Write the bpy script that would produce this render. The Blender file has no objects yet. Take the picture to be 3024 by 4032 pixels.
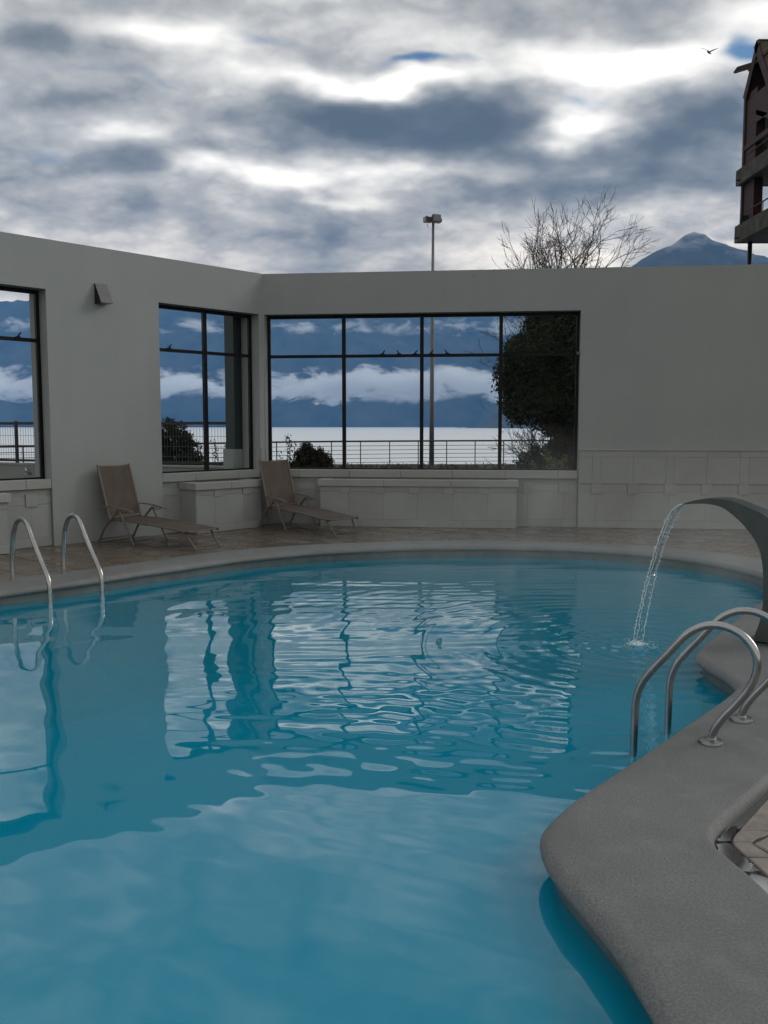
import bpy, bmesh, math, random
import numpy as np
from mathutils import Vector, Matrix, noise
from mathutils.geometry import tessellate_polygon

R = math.radians
random.seed(7)
scn = bpy.context.scene
col = scn.collection

# ------------------------------------------------------------------ camera
cam = bpy.data.cameras.new('camera')
cam.sensor_fit = 'VERTICAL'
cam.sensor_height = 24.0
cam.lens = 24.0 * 3600.0 / 4032.0
cam.clip_start = 0.05
cam.clip_end = 60000
cam_ob = bpy.data.objects.new('camera', cam)
cam_ob.location = (0, 0, 1.6)
cam_ob.rotation_euler = (R(90) - math.atan(339.0 / 3600.0), 0, 0)
col.objects.link(cam_ob)
scn.camera = cam_ob

# ------------------------------------------------------------------ exposure
scn.view_settings.view_transform = 'Standard'
scn.view_settings.look = 'None'
scn.view_settings.gamma = 1.0
scn.view_settings.use_curve_mapping = False
scn.view_settings.exposure = 0.25
scn.render.engine = 'CYCLES'
scn.cycles.max_bounces = 8
scn.cycles.transparent_max_bounces = 12
scn.cycles.volume_bounces = 6
scn.cycles.volume_max_steps = 96
scn.cycles.sample_clamp_indirect = 4.0


class NT:
    """small helper to write node trees"""
    def __init__(self, tree):
        self.t = tree
        self.t.nodes.clear()

    def n(self, kind, **kw):
        nd = self.t.nodes.new(kind)
        for k, v in kw.items():
            setattr(nd, k, v)
        return nd

    def set(self, sock, v):
        if hasattr(v, 'links'):
            self.t.links.new(v, sock)
        elif v is not None:
            sock.default_value = v

    def m(self, op, a, b=None, c=None, clamp=False):
        nd = self.n('ShaderNodeMath', operation=op, use_clamp=clamp)
        self.set(nd.inputs[0], a)
        if b is not None:
            self.set(nd.inputs[1], b)
        if c is not None:
            self.set(nd.inputs[2], c)
        return nd.outputs[0]

    def vm(self, op, a, b=None):
        nd = self.n('ShaderNodeVectorMath', operation=op)
        self.set(nd.inputs[0], a)
        if b is not None:
            self.set(nd.inputs[1], b)
        return nd.outputs[0]

    def mix(self, f, a, b):
        nd = self.n('ShaderNodeMix', data_type='RGBA')
        self.set(nd.inputs[0], f)
        self.set(nd.inputs[6], a)
        self.set(nd.inputs[7], b)
        return nd.outputs[2]

    def noise(self, vec, scale, detail=4, rough=0.55, dist=0.0):
        nd = self.n('ShaderNodeTexNoise')
        self.set(nd.inputs['Vector'], vec)
        nd.inputs['Scale'].default_value = scale
        nd.inputs['Detail'].default_value = detail
        nd.inputs['Roughness'].default_value = rough
        nd.inputs['Distortion'].default_value = dist
        return nd.outputs['Fac']

    def ramp(self, f, stops, interp='LINEAR'):
        nd = self.n('ShaderNodeValToRGB')
        nd.color_ramp.interpolation = interp
        el = nd.color_ramp.elements
        while len(el) > 1:
            el.remove(el[-1])
        el[0].position = stops[0][0]
        el[0].color = (*stops[0][1], 1) if len(stops[0][1]) == 3 else stops[0][1]
        for p, c in stops[1:]:
            e = el.new(p)
            e.color = (*c, 1) if len(c) == 3 else c
        self.set(nd.inputs[0], f)
        return nd.outputs[0]

    def maprange(self, f, a, b, c=0.0, d=1.0, smooth=False):
        nd = self.n('ShaderNodeMapRange', interpolation_type='SMOOTHSTEP' if smooth else 'LINEAR')
        self.set(nd.inputs[0], f)
        for i, v in enumerate((a, b, c, d)):
            nd.inputs[i + 1].default_value = v
        return nd.outputs[0]


# ------------------------------------------------------------------ sky: Nishita blue behind a broken cloud deck
SUN_AZ, SUN_EL = 74.0, 26.0      # degrees, azimuth from +Y towards +X
world = bpy.data.worlds.new('World')
scn.world = world
world.use_nodes = True
w = NT(world.node_tree)
tc = w.n('ShaderNodeTexCoord')
dirv = w.vm('NORMALIZE', tc.outputs['Generated'])
sx = w.n('ShaderNodeSeparateXYZ')
w.set(sx.inputs[0], dirv)
dx, dy, dz = sx.outputs
sky = w.n('ShaderNodeTexSky', sky_type='NISHITA')
sky.sun_disc = False
sky.sun_elevation = R(SUN_EL)
sky.sun_rotation = R(SUN_AZ)
deg = 180 / math.pi
az = w.m('MULTIPLY', w.m('ARCTAN2', dx, dy), deg)
el = w.m('MULTIPLY', w.m('ARCSINE', dz), deg)
# cloud-layer coordinates: the deck is a sheet overhead, so it flattens towards the horizon
inv = w.m('DIVIDE', 1.0, w.m('ADD', w.m('MAXIMUM', dz, 0.0), 0.34))
cv = w.n('ShaderNodeCombineXYZ')
w.set(cv.inputs[0], w.m('MULTIPLY', dx, inv))
w.set(cv.inputs[1], w.m('MULTIPLY', w.m('MULTIPLY', dy, inv), 1.15))
cvec = cv.outputs[0]
n_warp = w.n('ShaderNodeTexNoise')
w.set(n_warp.inputs['Vector'], cvec)
n_warp.inputs['Scale'].default_value = 4.6
n_warp.inputs['Detail'].default_value = 3
wsep = w.n('ShaderNodeSeparateXYZ')
w.set(wsep.inputs[0], n_warp.outputs['Color'])
azw = w.m('ADD', az, w.m('MULTIPLY', w.m('SUBTRACT', wsep.outputs[0], 0.5), 8.0))
elw = w.m('ADD', el, w.m('MULTIPLY', w.m('SUBTRACT', wsep.outputs[1], 0.5), 4.0))
fbm = w.noise(cvec, 2.6, 5, 0.50, 0.1)
fbm2 = w.noise(w.vm('ADD', cvec, (7.3, 2.1, 0.0)), 8.0, 5, 0.55, 0.1)
# billowed detail: rounded puffs parted by creases
bil = w.m('ABSOLUTE', w.m('SUBTRACT', w.noise(w.vm('ADD', cvec, (3.1, 9.4, 0.0)), 6.0, 3, 0.5, 0.0), 0.5))
bil2 = w.m('ABSOLUTE', w.m('SUBTRACT', w.noise(w.vm('ADD', cvec, (1.1, 5.4, 0.0)), 15.0, 3, 0.5, 0.0), 0.5))


def blob(cx, cy, rx, ry, amp):
    a = w.m('MULTIPLY', w.m('SUBTRACT', azw, cx), 1 / rx)
    b = w.m('MULTIPLY', w.m('SUBTRACT', elw, cy), 1 / ry)
    r2 = w.m('ADD', w.m('MULTIPLY', a, a), w.m('MULTIPLY', b, b))
    return w.m('MULTIPLY', w.m('EXPONENT', w.m('MULTIPLY', r2, -1.0)), amp)


# cloud masses: azimuth, elevation, half widths (degrees), brighter or darker
MASSES = [(3.4, 17.3, 7.4, 1.5, -0.66), (-3.4, 17.7, 5.2, 1.15, -0.42), (9.0, 15.6, 5.0, 0.8, -0.16),
          (0.2, 19.7, 5.6, 0.62, 0.80), (15.0, 20.0, 6.0, 1.15, 0.62), (8.8, 21.0, 5.5, 0.9, 0.26), (20.0, 22.0, 3.6, 0.9, 0.22),
          (18.6, 16.7, 4.6, 1.7, -0.62), (16.0, 14.2, 6.0, 1.0, -0.15), (10.6, 17.3, 2.2, 1.0, 0.75),
          (-7.2, 14.8, 5.0, 0.8, 0.5), (-2.0, 13.5, 2.6, 0.5, 0.45), (1.5, 14.6, 4.5, 0.5, 0.22),
          (-19.2, 20.6, 3.6, 1.3, -0.36), (-12.6, 21.6, 5.3, 0.7, 0.30), (-2.5, 23.4, 7.0, 0.9, -0.12),
          (-19.8, 10.4, 2.8, 0.8, 0.34), (-17.0, 13.6, 3.6, 0.5, 0.20), (-13.0, 12.0, 6.0, 1.2, -0.20), (3.7, 10.4, 4.2, 0.9, 0.26),
          (-4.2, 11.3, 4.5, 0.7, -0.16), (8.0, 13.6, 8.0, 1.1, -0.24), (18.3, 12.2, 3.7, 0.9, 0.20), (9.5, 11.6, 5.0, 0.5, 0.12),
          (-15.1, 16.6, 4.0, 0.6, 0.26), (-10.0, 17.3, 3.4, 0.7, 0.16), (-14.5, 14.9, 3.5, 0.7, -0.20), (-19.0, 17.2, 2.6, 0.8, -0.10)]
HOLES = [(2.2, 20.6, 3.0, 0.36, 1.0), (-6.0, 21.7, 3.6, 0.7, 0.60), (20.9, 20.4, 1.4, 0.9, 1.0),
         (-15.8, 19.2, 3.8, 0.5, 0.62), (11.4, 18.5, 1.8, 0.45, 0.45), (-20.9, 15.1, 1.5, 0.8, 0.55)]
bright = w.m('ADD', 0.505, w.m('MULTIPLY', w.m('SUBTRACT', fbm, 0.5), 1.25))
bright = w.m('ADD', bright, w.m('MULTIPLY', w.m('SUBTRACT', fbm2, 0.5), 0.45))
bright = w.m('ADD', bright, w.m('MULTIPLY', w.m('SUBTRACT', bil, 0.1), 0.9))
bright = w.m('ADD', bright, w.m('MULTIPLY', w.m('SUBTRACT', bil2, 0.1), 0.35))
# cloud thins and brightens low over the lake
bright = w.m('ADD', bright, w.maprange(el, 5.0, 14.0, 0.20, 0.0, True))
for b in MASSES:
    bright = w.m('ADD', bright, blob(*b))
hole = None
for b in HOLES:
    hb = blob(*b)
    hole = hb if hole is None else w.m('ADD', hole, hb)
hole = w.m('ADD', hole, w.m('MULTIPLY', w.m('SUBTRACT', fbm2, 0.5), 1.3))
hole = w.maprange(hole, 0.25, 1.0, smooth=True)
CK = 10.0   # the background runs at strength 0.1
ramp = w.ramp(w.maprange(bright, -0.2, 1.1), [(0.0, (0.09, 0.105, 0.112)), (0.154, (0.125, 0.14, 0.145)), (0.323, (0.235, 0.245, 0.245)), (0.5, (0.47, 0.46, 0.435)),
                                              (0.692, (0.84, 0.81, 0.75)), (1.0, (1.5, 1.44, 1.30))])
warm = w.mix(w.maprange(el, 5.0, 17.0, 1.0, 0.0, True), (CK, CK, CK, 1), (CK * 1.16, CK * 1.05, CK * 0.90, 1))
cl = w.vm('MULTIPLY', ramp, warm)
blue = w.vm('MULTIPLY', sky.outputs[0], (0.50, 0.66, 0.78))
skycol = w.mix(hole, cl, blue)
bg = w.n('ShaderNodeBackground')
bg.inputs['Strength'].default_value = 0.1
w.set(bg.inputs[0], skycol)
wo = w.n('ShaderNodeOutputWorld')
w.set(wo.inputs[0], bg.outputs[0])
world.cycles.sampling_method = 'MANUAL'
world.cycles.sample_map_resolution = 512

# ------------------------------------------------------------------ sun, veiled by cloud
sun = bpy.data.lights.new('sun', 'SUN')
sun.energy = 1.0
sun.angle = R(24)
sun.color = (1.0, 0.95, 0.87)
sun_ob = bpy.data.objects.new('sun', sun)
sdir = Vector((math.sin(R(SUN_AZ)) * math.cos(R(SUN_EL)), math.cos(R(SUN_AZ)) * math.cos(R(SUN_EL)), math.sin(R(SUN_EL))))
sun_ob.rotation_euler = sdir.to_track_quat('Z', 'Y').to_euler()
sun_ob.location = sdir * 50
col.objects.link(sun_ob)


# ------------------------------------------------------------------ materials
def mat(name, c1, c2=None, scale=4.0, rough=0.6, metal=0.0, bump=0.0, bscale=60.0, bdist=0.01, detail=5,
        vary=0.0, rough2=None, spec=0.5, ior=1.5):
    m = bpy.data.materials.new(name)
    m.use_nodes = True
    t = NT(m.node_tree)
    out = t.n('ShaderNodeOutputMaterial')
    p = t.n('ShaderNodeBsdfPrincipled')
    t.set(out.inputs[0], p.outputs[0])
    tcn = t.n('ShaderNodeTexCoord')
    ob = tcn.outputs['Object']
    base = (*c1, 1)
    if c2 is not None:
        f = t.maprange(t.noise(ob, scale, detail, 0.6), 0.3, 0.7)
        base = t.mix(f, (*c1, 1), (*c2, 1))
    if vary:
        oi = t.n('ShaderNodeObjectInfo')
        hsv = t.n('ShaderNodeHueSaturation')
        t.set(hsv.inputs['Value'], t.maprange(oi.outputs['Random'], 0, 1, 1 - vary, 1 + vary))
        t.set(hsv.inputs['Color'], base)
        base = hsv.outputs[0]
    t.set(p.inputs['Base Color'], base)
    if rough2 is not None:
        f = t.maprange(t.noise(ob, scale * 0.7, 4, 0.6), 0.38, 0.62)
        p_r = t.maprange(f, 0, 1, rough, rough2)
        t.set(p.inputs['Roughness'], p_r)
    else:
        p.inputs['Roughness'].default_value = rough
    p.inputs['Metallic'].default_value = metal
    p.inputs['Specular IOR Level'].default_value = spec
    p.inputs['IOR'].default_value = ior
    if bump:
        bn = t.n('ShaderNodeBump')
        bn.inputs['Strength'].default_value = bump
        bn.inputs['Distance'].default_value = bdist
        t.set(bn.inputs['Height'], t.noise(ob, bscale, 4, 0.6))
        t.set(p.inputs['Normal'], bn.outputs[0])
    m['nt'] = 1
    return m


def wall_mat(name, c, c2):
    """painted render: fine grain, soft rain streaks and blotches"""
    m = bpy.data.materials.new(name)
    m.use_nodes = True
    t = NT(m.node_tree)
    out = t.n('ShaderNodeOutputMaterial')
    p = t.n('ShaderNodeBsdfPrincipled')
    t.set(out.inputs[0], p.outputs[0])
    ob = t.n('ShaderNodeTexCoord').outputs['Object']
    mp = t.n('ShaderNodeMapping')
    mp.inputs['Scale'].default_value = (3.0, 3.0, 0.35)
    t.set(mp.inputs[0], ob)
    streak = t.noise(mp.outputs[0], 2.2, 5, 0.6)
    blot = t.noise(ob, 0.9, 5, 0.6)
    f = t.maprange(t.m('ADD', t.m('MULTIPLY', streak, 0.3), t.m('MULTIPLY', blot, 0.7)), 0.34, 0.66)
    base = t.mix(f, (*c, 1), (*c2, 1))
    sp = t.maprange(t.noise(ob, 9.0, 2, 0.5), 0.76, 0.82)
    base = t.mix(t.m('MULTIPLY', sp, 0.35), base, (0.12, 0.12, 0.11, 1))
    t.set(p.inputs['Base Color'], base)
    p.inputs['Roughness'].default_value = 0.72
    bn = t.n('ShaderNodeBump')
    bn.inputs['Strength'].default_value = 0.35
    bn.inputs['Distance'].default_value = 0.006
    t.set(bn.inputs['Height'], t.noise(ob, 85, 4, 0.65))
    t.set(p.inputs['Normal'], bn.outputs[0])
    return m


def coping_mat():
    """exposed-aggregate concrete"""
    m = bpy.data.materials.new('aggregate_concrete')
    m.use_nodes = True
    t = NT(m.node_tree)
    out = t.n('ShaderNodeOutputMaterial')
    p = t.n('ShaderNodeBsdfPrincipled')
    t.set(out.inputs[0], p.outputs[0])
    ob = t.n('ShaderNodeTexCoord').outputs['Object']
    grain = t.noise(ob, 105, 5, 0.8)
    pits = t.noise(ob, 210, 3, 0.6)
    stain = t.noise(ob, 1.6, 6, 0.62)
    stain2 = t.noise(ob, 5.5, 5, 0.6)
    c = t.ramp(t.maprange(grain, 0.33, 0.67), [(0.0, (0.075, 0.081, 0.082)), (0.5, (0.15, 0.160, 0.162)), (1.0, (0.24, 0.253, 0.254))])
    c = t.mix(t.m('MULTIPLY', t.maprange(stain, 0.4, 0.66), 0.5), c, (0.095, 0.1, 0.098, 1))
    c = t.mix(t.m('MULTIPLY', t.maprange(stain2, 0.52, 0.72), 0.28), c, (0.26, 0.267, 0.26, 1))
    # hairline cracks
    vor = t.n('ShaderNodeTexVoronoi', feature='DISTANCE_TO_EDGE')
    wv = t.n('ShaderNodeTexNoise')
    wv.inputs['Scale'].default_value = 4.0
    t.set(wv.inputs['Vector'], ob)
    t.set(vor.inputs['Vector'], t.vm('ADD', ob, t.vm('MULTIPLY', wv.outputs['Color'], (0.35, 0.35, 0.35))))
    vor.inputs['Scale'].default_value = 0.85
    crack = t.maprange(vor.outputs['Distance'], 0.0, 0.0025, 0.6, 0.0)
    c = t.mix(t.m('MULTIPLY', crack, t.maprange(stain2, 0.45, 0.55)), c, (0.07, 0.072, 0.068, 1))
    t.set(p.inputs['Base Color'], c)
    t.set(p.inputs['Roughness'], t.maprange(stain, 0.35, 0.65, 0.62, 0.42))
    bn = t.n('ShaderNodeBump')
    bn.inputs['Strength'].default_value = 0.55
    bn.inputs['Distance'].default_value = 0.006
    t.set(bn.inputs['Height'], t.m('ADD', grain, t.m('MULTIPLY', pits, 0.6)))
    t.set(p.inputs['Normal'], bn.outputs[0])
    return m


def water_mat():
    """milky, heated pool water: a clear skin over light-scattering blue water"""
    m = bpy.data.materials.new('pool_water')
    m.use_nodes = True
    t = NT(m.node_tree)
    out = t.n('ShaderNodeOutputMaterial')
    lw = t.n('ShaderNodeLayerWeight')
    lw.inputs['Blend'].default_value = 0.5
    # Schlick-like reflectance, 2 % head on and rising towards grazing
    refl = t.m('MULTIPLY_ADD', t.m('POWER', lw.outputs['Facing'], 3.3), 0.985, 0.014, True)
    gl = t.n('ShaderNodeBsdfGlossy')
    gl.inputs['Roughness'].default_value = 0.015
    df = t.n('ShaderNodeBsdfDiffuse')
    df.inputs['Color'].default_value = (0.003, 0.36, 0.56, 1)
    tr = t.n('ShaderNodeBsdfTransparent')
    tr.inputs['Color'].default_value = (0.12, 0.68, 0.83, 1)
    body = t.n('ShaderNodeMixShader')
    body.inputs[0].default_value = 0.42
    t.set(body.inputs[1], df.outputs[0])
    t.set(body.inputs[2], tr.outputs[0])
    mx = t.n('ShaderNodeMixShader')
    t.set(mx.inputs[0], refl)
    t.set(mx.inputs[1], body.outputs[0])
    t.set(mx.inputs[2], gl.outputs[0])
    t.set(out.inputs[0], mx.outputs[0])
    return m


def glass_mat(name, tint=(0.97, 0.985, 0.98), k=0.8):
    m = bpy.data.materials.new(name)
    m.use_nodes = True
    t = NT(m.node_tree)
    out = t.n('ShaderNodeOutputMaterial')
    fr = t.n('ShaderNodeFresnel')
    fr.inputs['IOR'].default_value = 1.35
    gl = t.n('ShaderNodeBsdfGlossy')
    gl.inputs['Roughness'].default_value = 0.02
    tr = t.n('ShaderNodeBsdfTransparent')
    tr.inputs['Color'].default_value = (*tint, 1)
    mx = t.n('ShaderNodeMixShader')
    t.set(mx.inputs[0], t.m('MULTIPLY', fr.outputs[0], k))
    t.set(mx.inputs[1], tr.outputs[0])
    t.set(mx.inputs[2], gl.outputs[0])
    t.set(out.inputs[0], mx.outputs[0])
    return m


def volume_mat(name, color, density=None, anis=0.0, noise_args=None):
    m = bpy.data.materials.new(name)
    m.use_nodes = True
    t = NT(m.node_tree)
    out = t.n('ShaderNodeOutputMaterial')
    v = t.n('ShaderNodeVolumePrincipled')
    v.inputs['Color'].default_value = (*color, 1)
    v.inputs['Anisotropy'].default_value = anis
    if noise_args is None:
        v.inputs['Density'].default_value = density
    else:
        noise_args(t, v)
    t.set(out.inputs['Volume'], v.outputs[0])
    return m


def leaf_mat(name, c1, c2, scale=2.0):
    m = bpy.data.materials.new(name)
    m.use_nodes = True
    t = NT(m.node_tree)
    out = t.n('ShaderNodeOutputMaterial')
    ob = t.n('ShaderNodeTexCoord').outputs['Object']
    f = t.maprange(t.noise(ob, scale, 3, 0.6), 0.35, 0.65)
    g = t.maprange(t.noise(ob, scale * 14, 2, 0.5), 0.3, 0.7)
    c = t.mix(t.m('MULTIPLY', t.m('ADD', f, g), 0.5), (*c1, 1), (*c2, 1))
    p = t.n('ShaderNodeBsdfPrincipled')
    t.set(p.inputs['Base Color'], c)
    p.inputs['Roughness'].default_value = 0.55
    p.inputs['Specular IOR Level'].default_value = 0.3
    tl = t.n('ShaderNodeBsdfTranslucent')
    t.set(tl.inputs[0], c)
    mx = t.n('ShaderNodeMixShader')
    mx.inputs[0].default_value = 0.22
    t.set(mx.inputs[1], p.outputs[0])
    t.set(mx.inputs[2], tl.outputs[0])
    t.set(out.inputs[0], mx.outputs[0])
    return m


M = dict(
    wall=wall_mat('painted_render', (0.234, 0.257, 0.263), (0.262, 0.283, 0.287)),
    stone=mat('painted_stone', (0.226, 0.246, 0.249), (0.257, 0.275, 0.277), 3.0, 0.62, bump=0.4, bscale=42, bdist=0.008, vary=0.05),
    cap=mat('painted_stone_cap', (0.243, 0.258, 0.256), (0.277, 0.291, 0.287), 3.5, 0.55, bump=0.35, bscale=42, bdist=0.008, vary=0.04),
    joint=mat('mortar', (0.215, 0.226, 0.22), (0.24, 0.25, 0.243), 6, 0.85),
    frame=mat('black_window_metal', (0.003, 0.003, 0.0035), None, rough=0.55, spec=0.2),
    green=mat('dark_green_metal', (0.012, 0.024, 0.024), (0.016, 0.03, 0.03), 2, rough=0.5),
    pane=glass_mat('window_glass', k=0.07),
    coping=coping_mat(),
    poolwall=mat('pool_plaster', (0.06, 0.085, 0.085), (0.12, 0.15, 0.15), 5, 0.5, bump=0.3, bscale=30),
    poolbed=mat('pool_bed', (0.05, 0.33, 0.44), (0.08, 0.39, 0.50), 1.5, 0.5),
    water=water_mat(),
    tile=mat('wet_paving', (0.10, 0.078, 0.059), (0.14, 0.113, 0.089), 1.4, 0.42, bump=0.2, bscale=45, bdist=0.005, vary=0.10, rough2=0.14),
    deck=mat('deck_bed', (0.07, 0.06, 0.05), (0.11, 0.09, 0.07), 8, 0.8),
    paver=mat('sandstone_paver', (0.16, 0.145, 0.132), (0.27, 0.245, 0.222), 14, 0.6, bump=0.7, bscale=35, bdist=0.01, vary=0.06),
    moss=mat('moss', (0.045, 0.045, 0.02), (0.11, 0.075, 0.03), 20, 0.9, bump=0.8, bscale=60),
    puddle=mat('rain_puddle', (0.015, 0.016, 0.016), None, rough=0.08, spec=1.0, ior=3.2),
    steel=mat('stainless_steel', (0.34, 0.35, 0.355), (0.44, 0.445, 0.45), 6, 0.2, metal=1.0, rough2=0.3),
    flange=mat('dull_steel', (0.20, 0.21, 0.215), (0.28, 0.29, 0.29), 20, 0.33, metal=1.0),
    flange_concrete=mat('wet_gutter_concrete', (0.06, 0.063, 0.062), (0.10, 0.104, 0.102), 12, 0.35, bump=0.4, bscale=60),
    brushed=mat('brushed_steel', (0.075, 0.09, 0.094), (0.105, 0.12, 0.124), 5, 0.36, metal=1.0, rough2=0.48),
    sling=mat('brown_sling_fabric', (0.060, 0.044, 0.035), (0.082, 0.063, 0.052), 7, 0.75, bump=0.5, bscale=220, bdist=0.003),
    chairmetal=mat('taupe_metal', (0.095, 0.085, 0.077), (0.12, 0.108, 0.098), 9, 0.45, metal=0.0),
    plastic=mat('dark_plastic', (0.02, 0.019, 0.018), None, rough=0.5),
    white_plastic=mat('white_tread', (0.78, 0.80, 0.76), None, rough=0.4),
    lampcase=mat('grey_lamp_housing', (0.10, 0.105, 0.105), (0.13, 0.135, 0.135), 12, 0.5),
    lampblack=mat('black_lamp_side', (0.008, 0.008, 0.008), None, rough=0.6),
    lampglass=mat('frosted_lamp_glass', (0.16, 0.18, 0.18), None, rough=0.25),
    mast=mat('galvanised_mast', (0.14, 0.145, 0.16), (0.18, 0.185, 0.20), 3, 0.5, metal=0.3),
    flood=mat('floodlight_case', (0.05, 0.043, 0.033), (0.075, 0.065, 0.05), 6, 0.6),
    iron=mat('dark_iron', (0.012, 0.012, 0.014), None, rough=0.5),
    wire=mat('galvanised_wire', (0.10, 0.11, 0.12), None, rough=0.45, metal=0.5),
    ground=mat('dark_garden_ground', (0.012, 0.013, 0.008), (0.03, 0.027, 0.016), 1.4, 0.95, bump=0.8, bscale=6, bdist=0.05),
    grass=leaf_mat('ground_cover_leaf', (0.012, 0.016, 0.006), (0.035, 0.036, 0.014)),
    ever=leaf_mat('evergreen_leaf', (0.005, 0.011, 0.005), (0.020, 0.036, 0.011), 0.9),
    box=leaf_mat('shrub_leaf', (0.008, 0.010, 0.005), (0.04, 0.038, 0.012), 2.2),
    yellow=leaf_mat('young_leaf', (0.06, 0.075, 0.022), (0.17, 0.17, 0.05), 3.0),
    bark=mat('bark', (0.03, 0.024, 0.018), (0.06, 0.048, 0.036), 6, 0.9, bump=0.6, bscale=25),
    pale_twig=mat('pale_twig', (0.06, 0.05, 0.044), (0.10, 0.085, 0.074), 6, 0.9),
    twig=mat('twig', (0.022, 0.018, 0.015), (0.04, 0.033, 0.028), 6, 0.9),
    hill=mat('forested_hill', (0.008, 0.016, 0.009), (0.085, 0.09, 0.06), 0.008, 0.95, detail=10),
    redwood=mat('dark_red_boards', (0.020, 0.004, 0.003), (0.036, 0.008, 0.006), 3, 0.7),
    trim=mat('dark_brown_trim', (0.022, 0.007, 0.006), (0.036, 0.012, 0.010), 4, 0.7),
    mossconc=mat('mossy_concrete', (0.022, 0.025, 0.012), (0.085, 0.085, 0.075), 3.2, 0.9, bump=0.6, bscale=14, bdist=0.02),
    shadein=mat('shade_black_interior', (0.008, 0.007, 0.006), None, rough=0.8),  # near-black colour paints in the shade of gable recess and balcony undersides
    rooftile=mat('mossy_roof', (0.03, 0.035, 0.014), (0.075, 0.05, 0.035), 3, 0.9, bump=0.8, bscale=12, bdist=0.03),
    bird=mat('bird_feather', (0.03, 0.028, 0.026), (0.10, 0.095, 0.09), 18, 0.8),
    gull=mat('white_feather', (0.75, 0.75, 0.74), None, rough=0.7),
    foam=mat('water_foam', (0.70, 0.80, 0.84), None, rough=0.3),
    drop=mat('water_drop', (0.62, 0.74, 0.78), None, rough=0.05, spec=1.0),
    sheet=glass_mat('falling_water', (0.95, 0.98, 0.985), 0.5),
)


def lake_mat():
    m = bpy.data.materials.new('lake_water')
    m.use_nodes = True
    t = NT(m.node_tree)
    out = t.n('ShaderNodeOutputMaterial')
    ob = t.n('ShaderNodeTexCoord').outputs['Object']
    df = t.n('ShaderNodeBsdfDiffuse')
    df.inputs['Color'].default_value = (0.74, 0.79, 0.87, 1)  # pale diffuse colour stands in for sky mirrored by the waves
    gl = t.n('ShaderNodeBsdfGlossy')
    gl.inputs['Roughness'].default_value = 0.7
    mx = t.n('ShaderNodeMixShader')
    mx.inputs[0].default_value = 0.42
    t.set(mx.inputs[1], df.outputs[0])
    t.set(mx.inputs[2], gl.outputs[0])
    bn = t.n('ShaderNodeBump')
    bn.inputs['Strength'].default_value = 0.7
    bn.inputs['Distance'].default_value = 0.6
    t.set(bn.inputs['Height'], t.noise(ob, 0.5, 5, 0.6))
    t.set(gl.inputs['Normal'], bn.outputs[0])
    t.set(out.inputs[0], mx.outputs[0])
    return m


M['lake'] = lake_mat()

# ------------------------------------------------------------------ mesh helpers
ORG = {}


def tag(o, label=None, cat=None, group=None, kind=None):
    if label:
        o['label'] = label
    if cat:
        o['category'] = cat
    if group:
        o['group'] = group
    if kind:
        o['kind'] = kind
    return o


def empty(name, loc, label, cat, group=None, rz=0.0):
    o = bpy.data.objects.new(name, None)
    o.empty_display_size = 0.2
    col.objects.link(o)
    o.location = loc
    o.rotation_euler = (0, 0, rz)
    ORG[o] = Vector(loc)
    return tag(o, label, cat, group)


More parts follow.
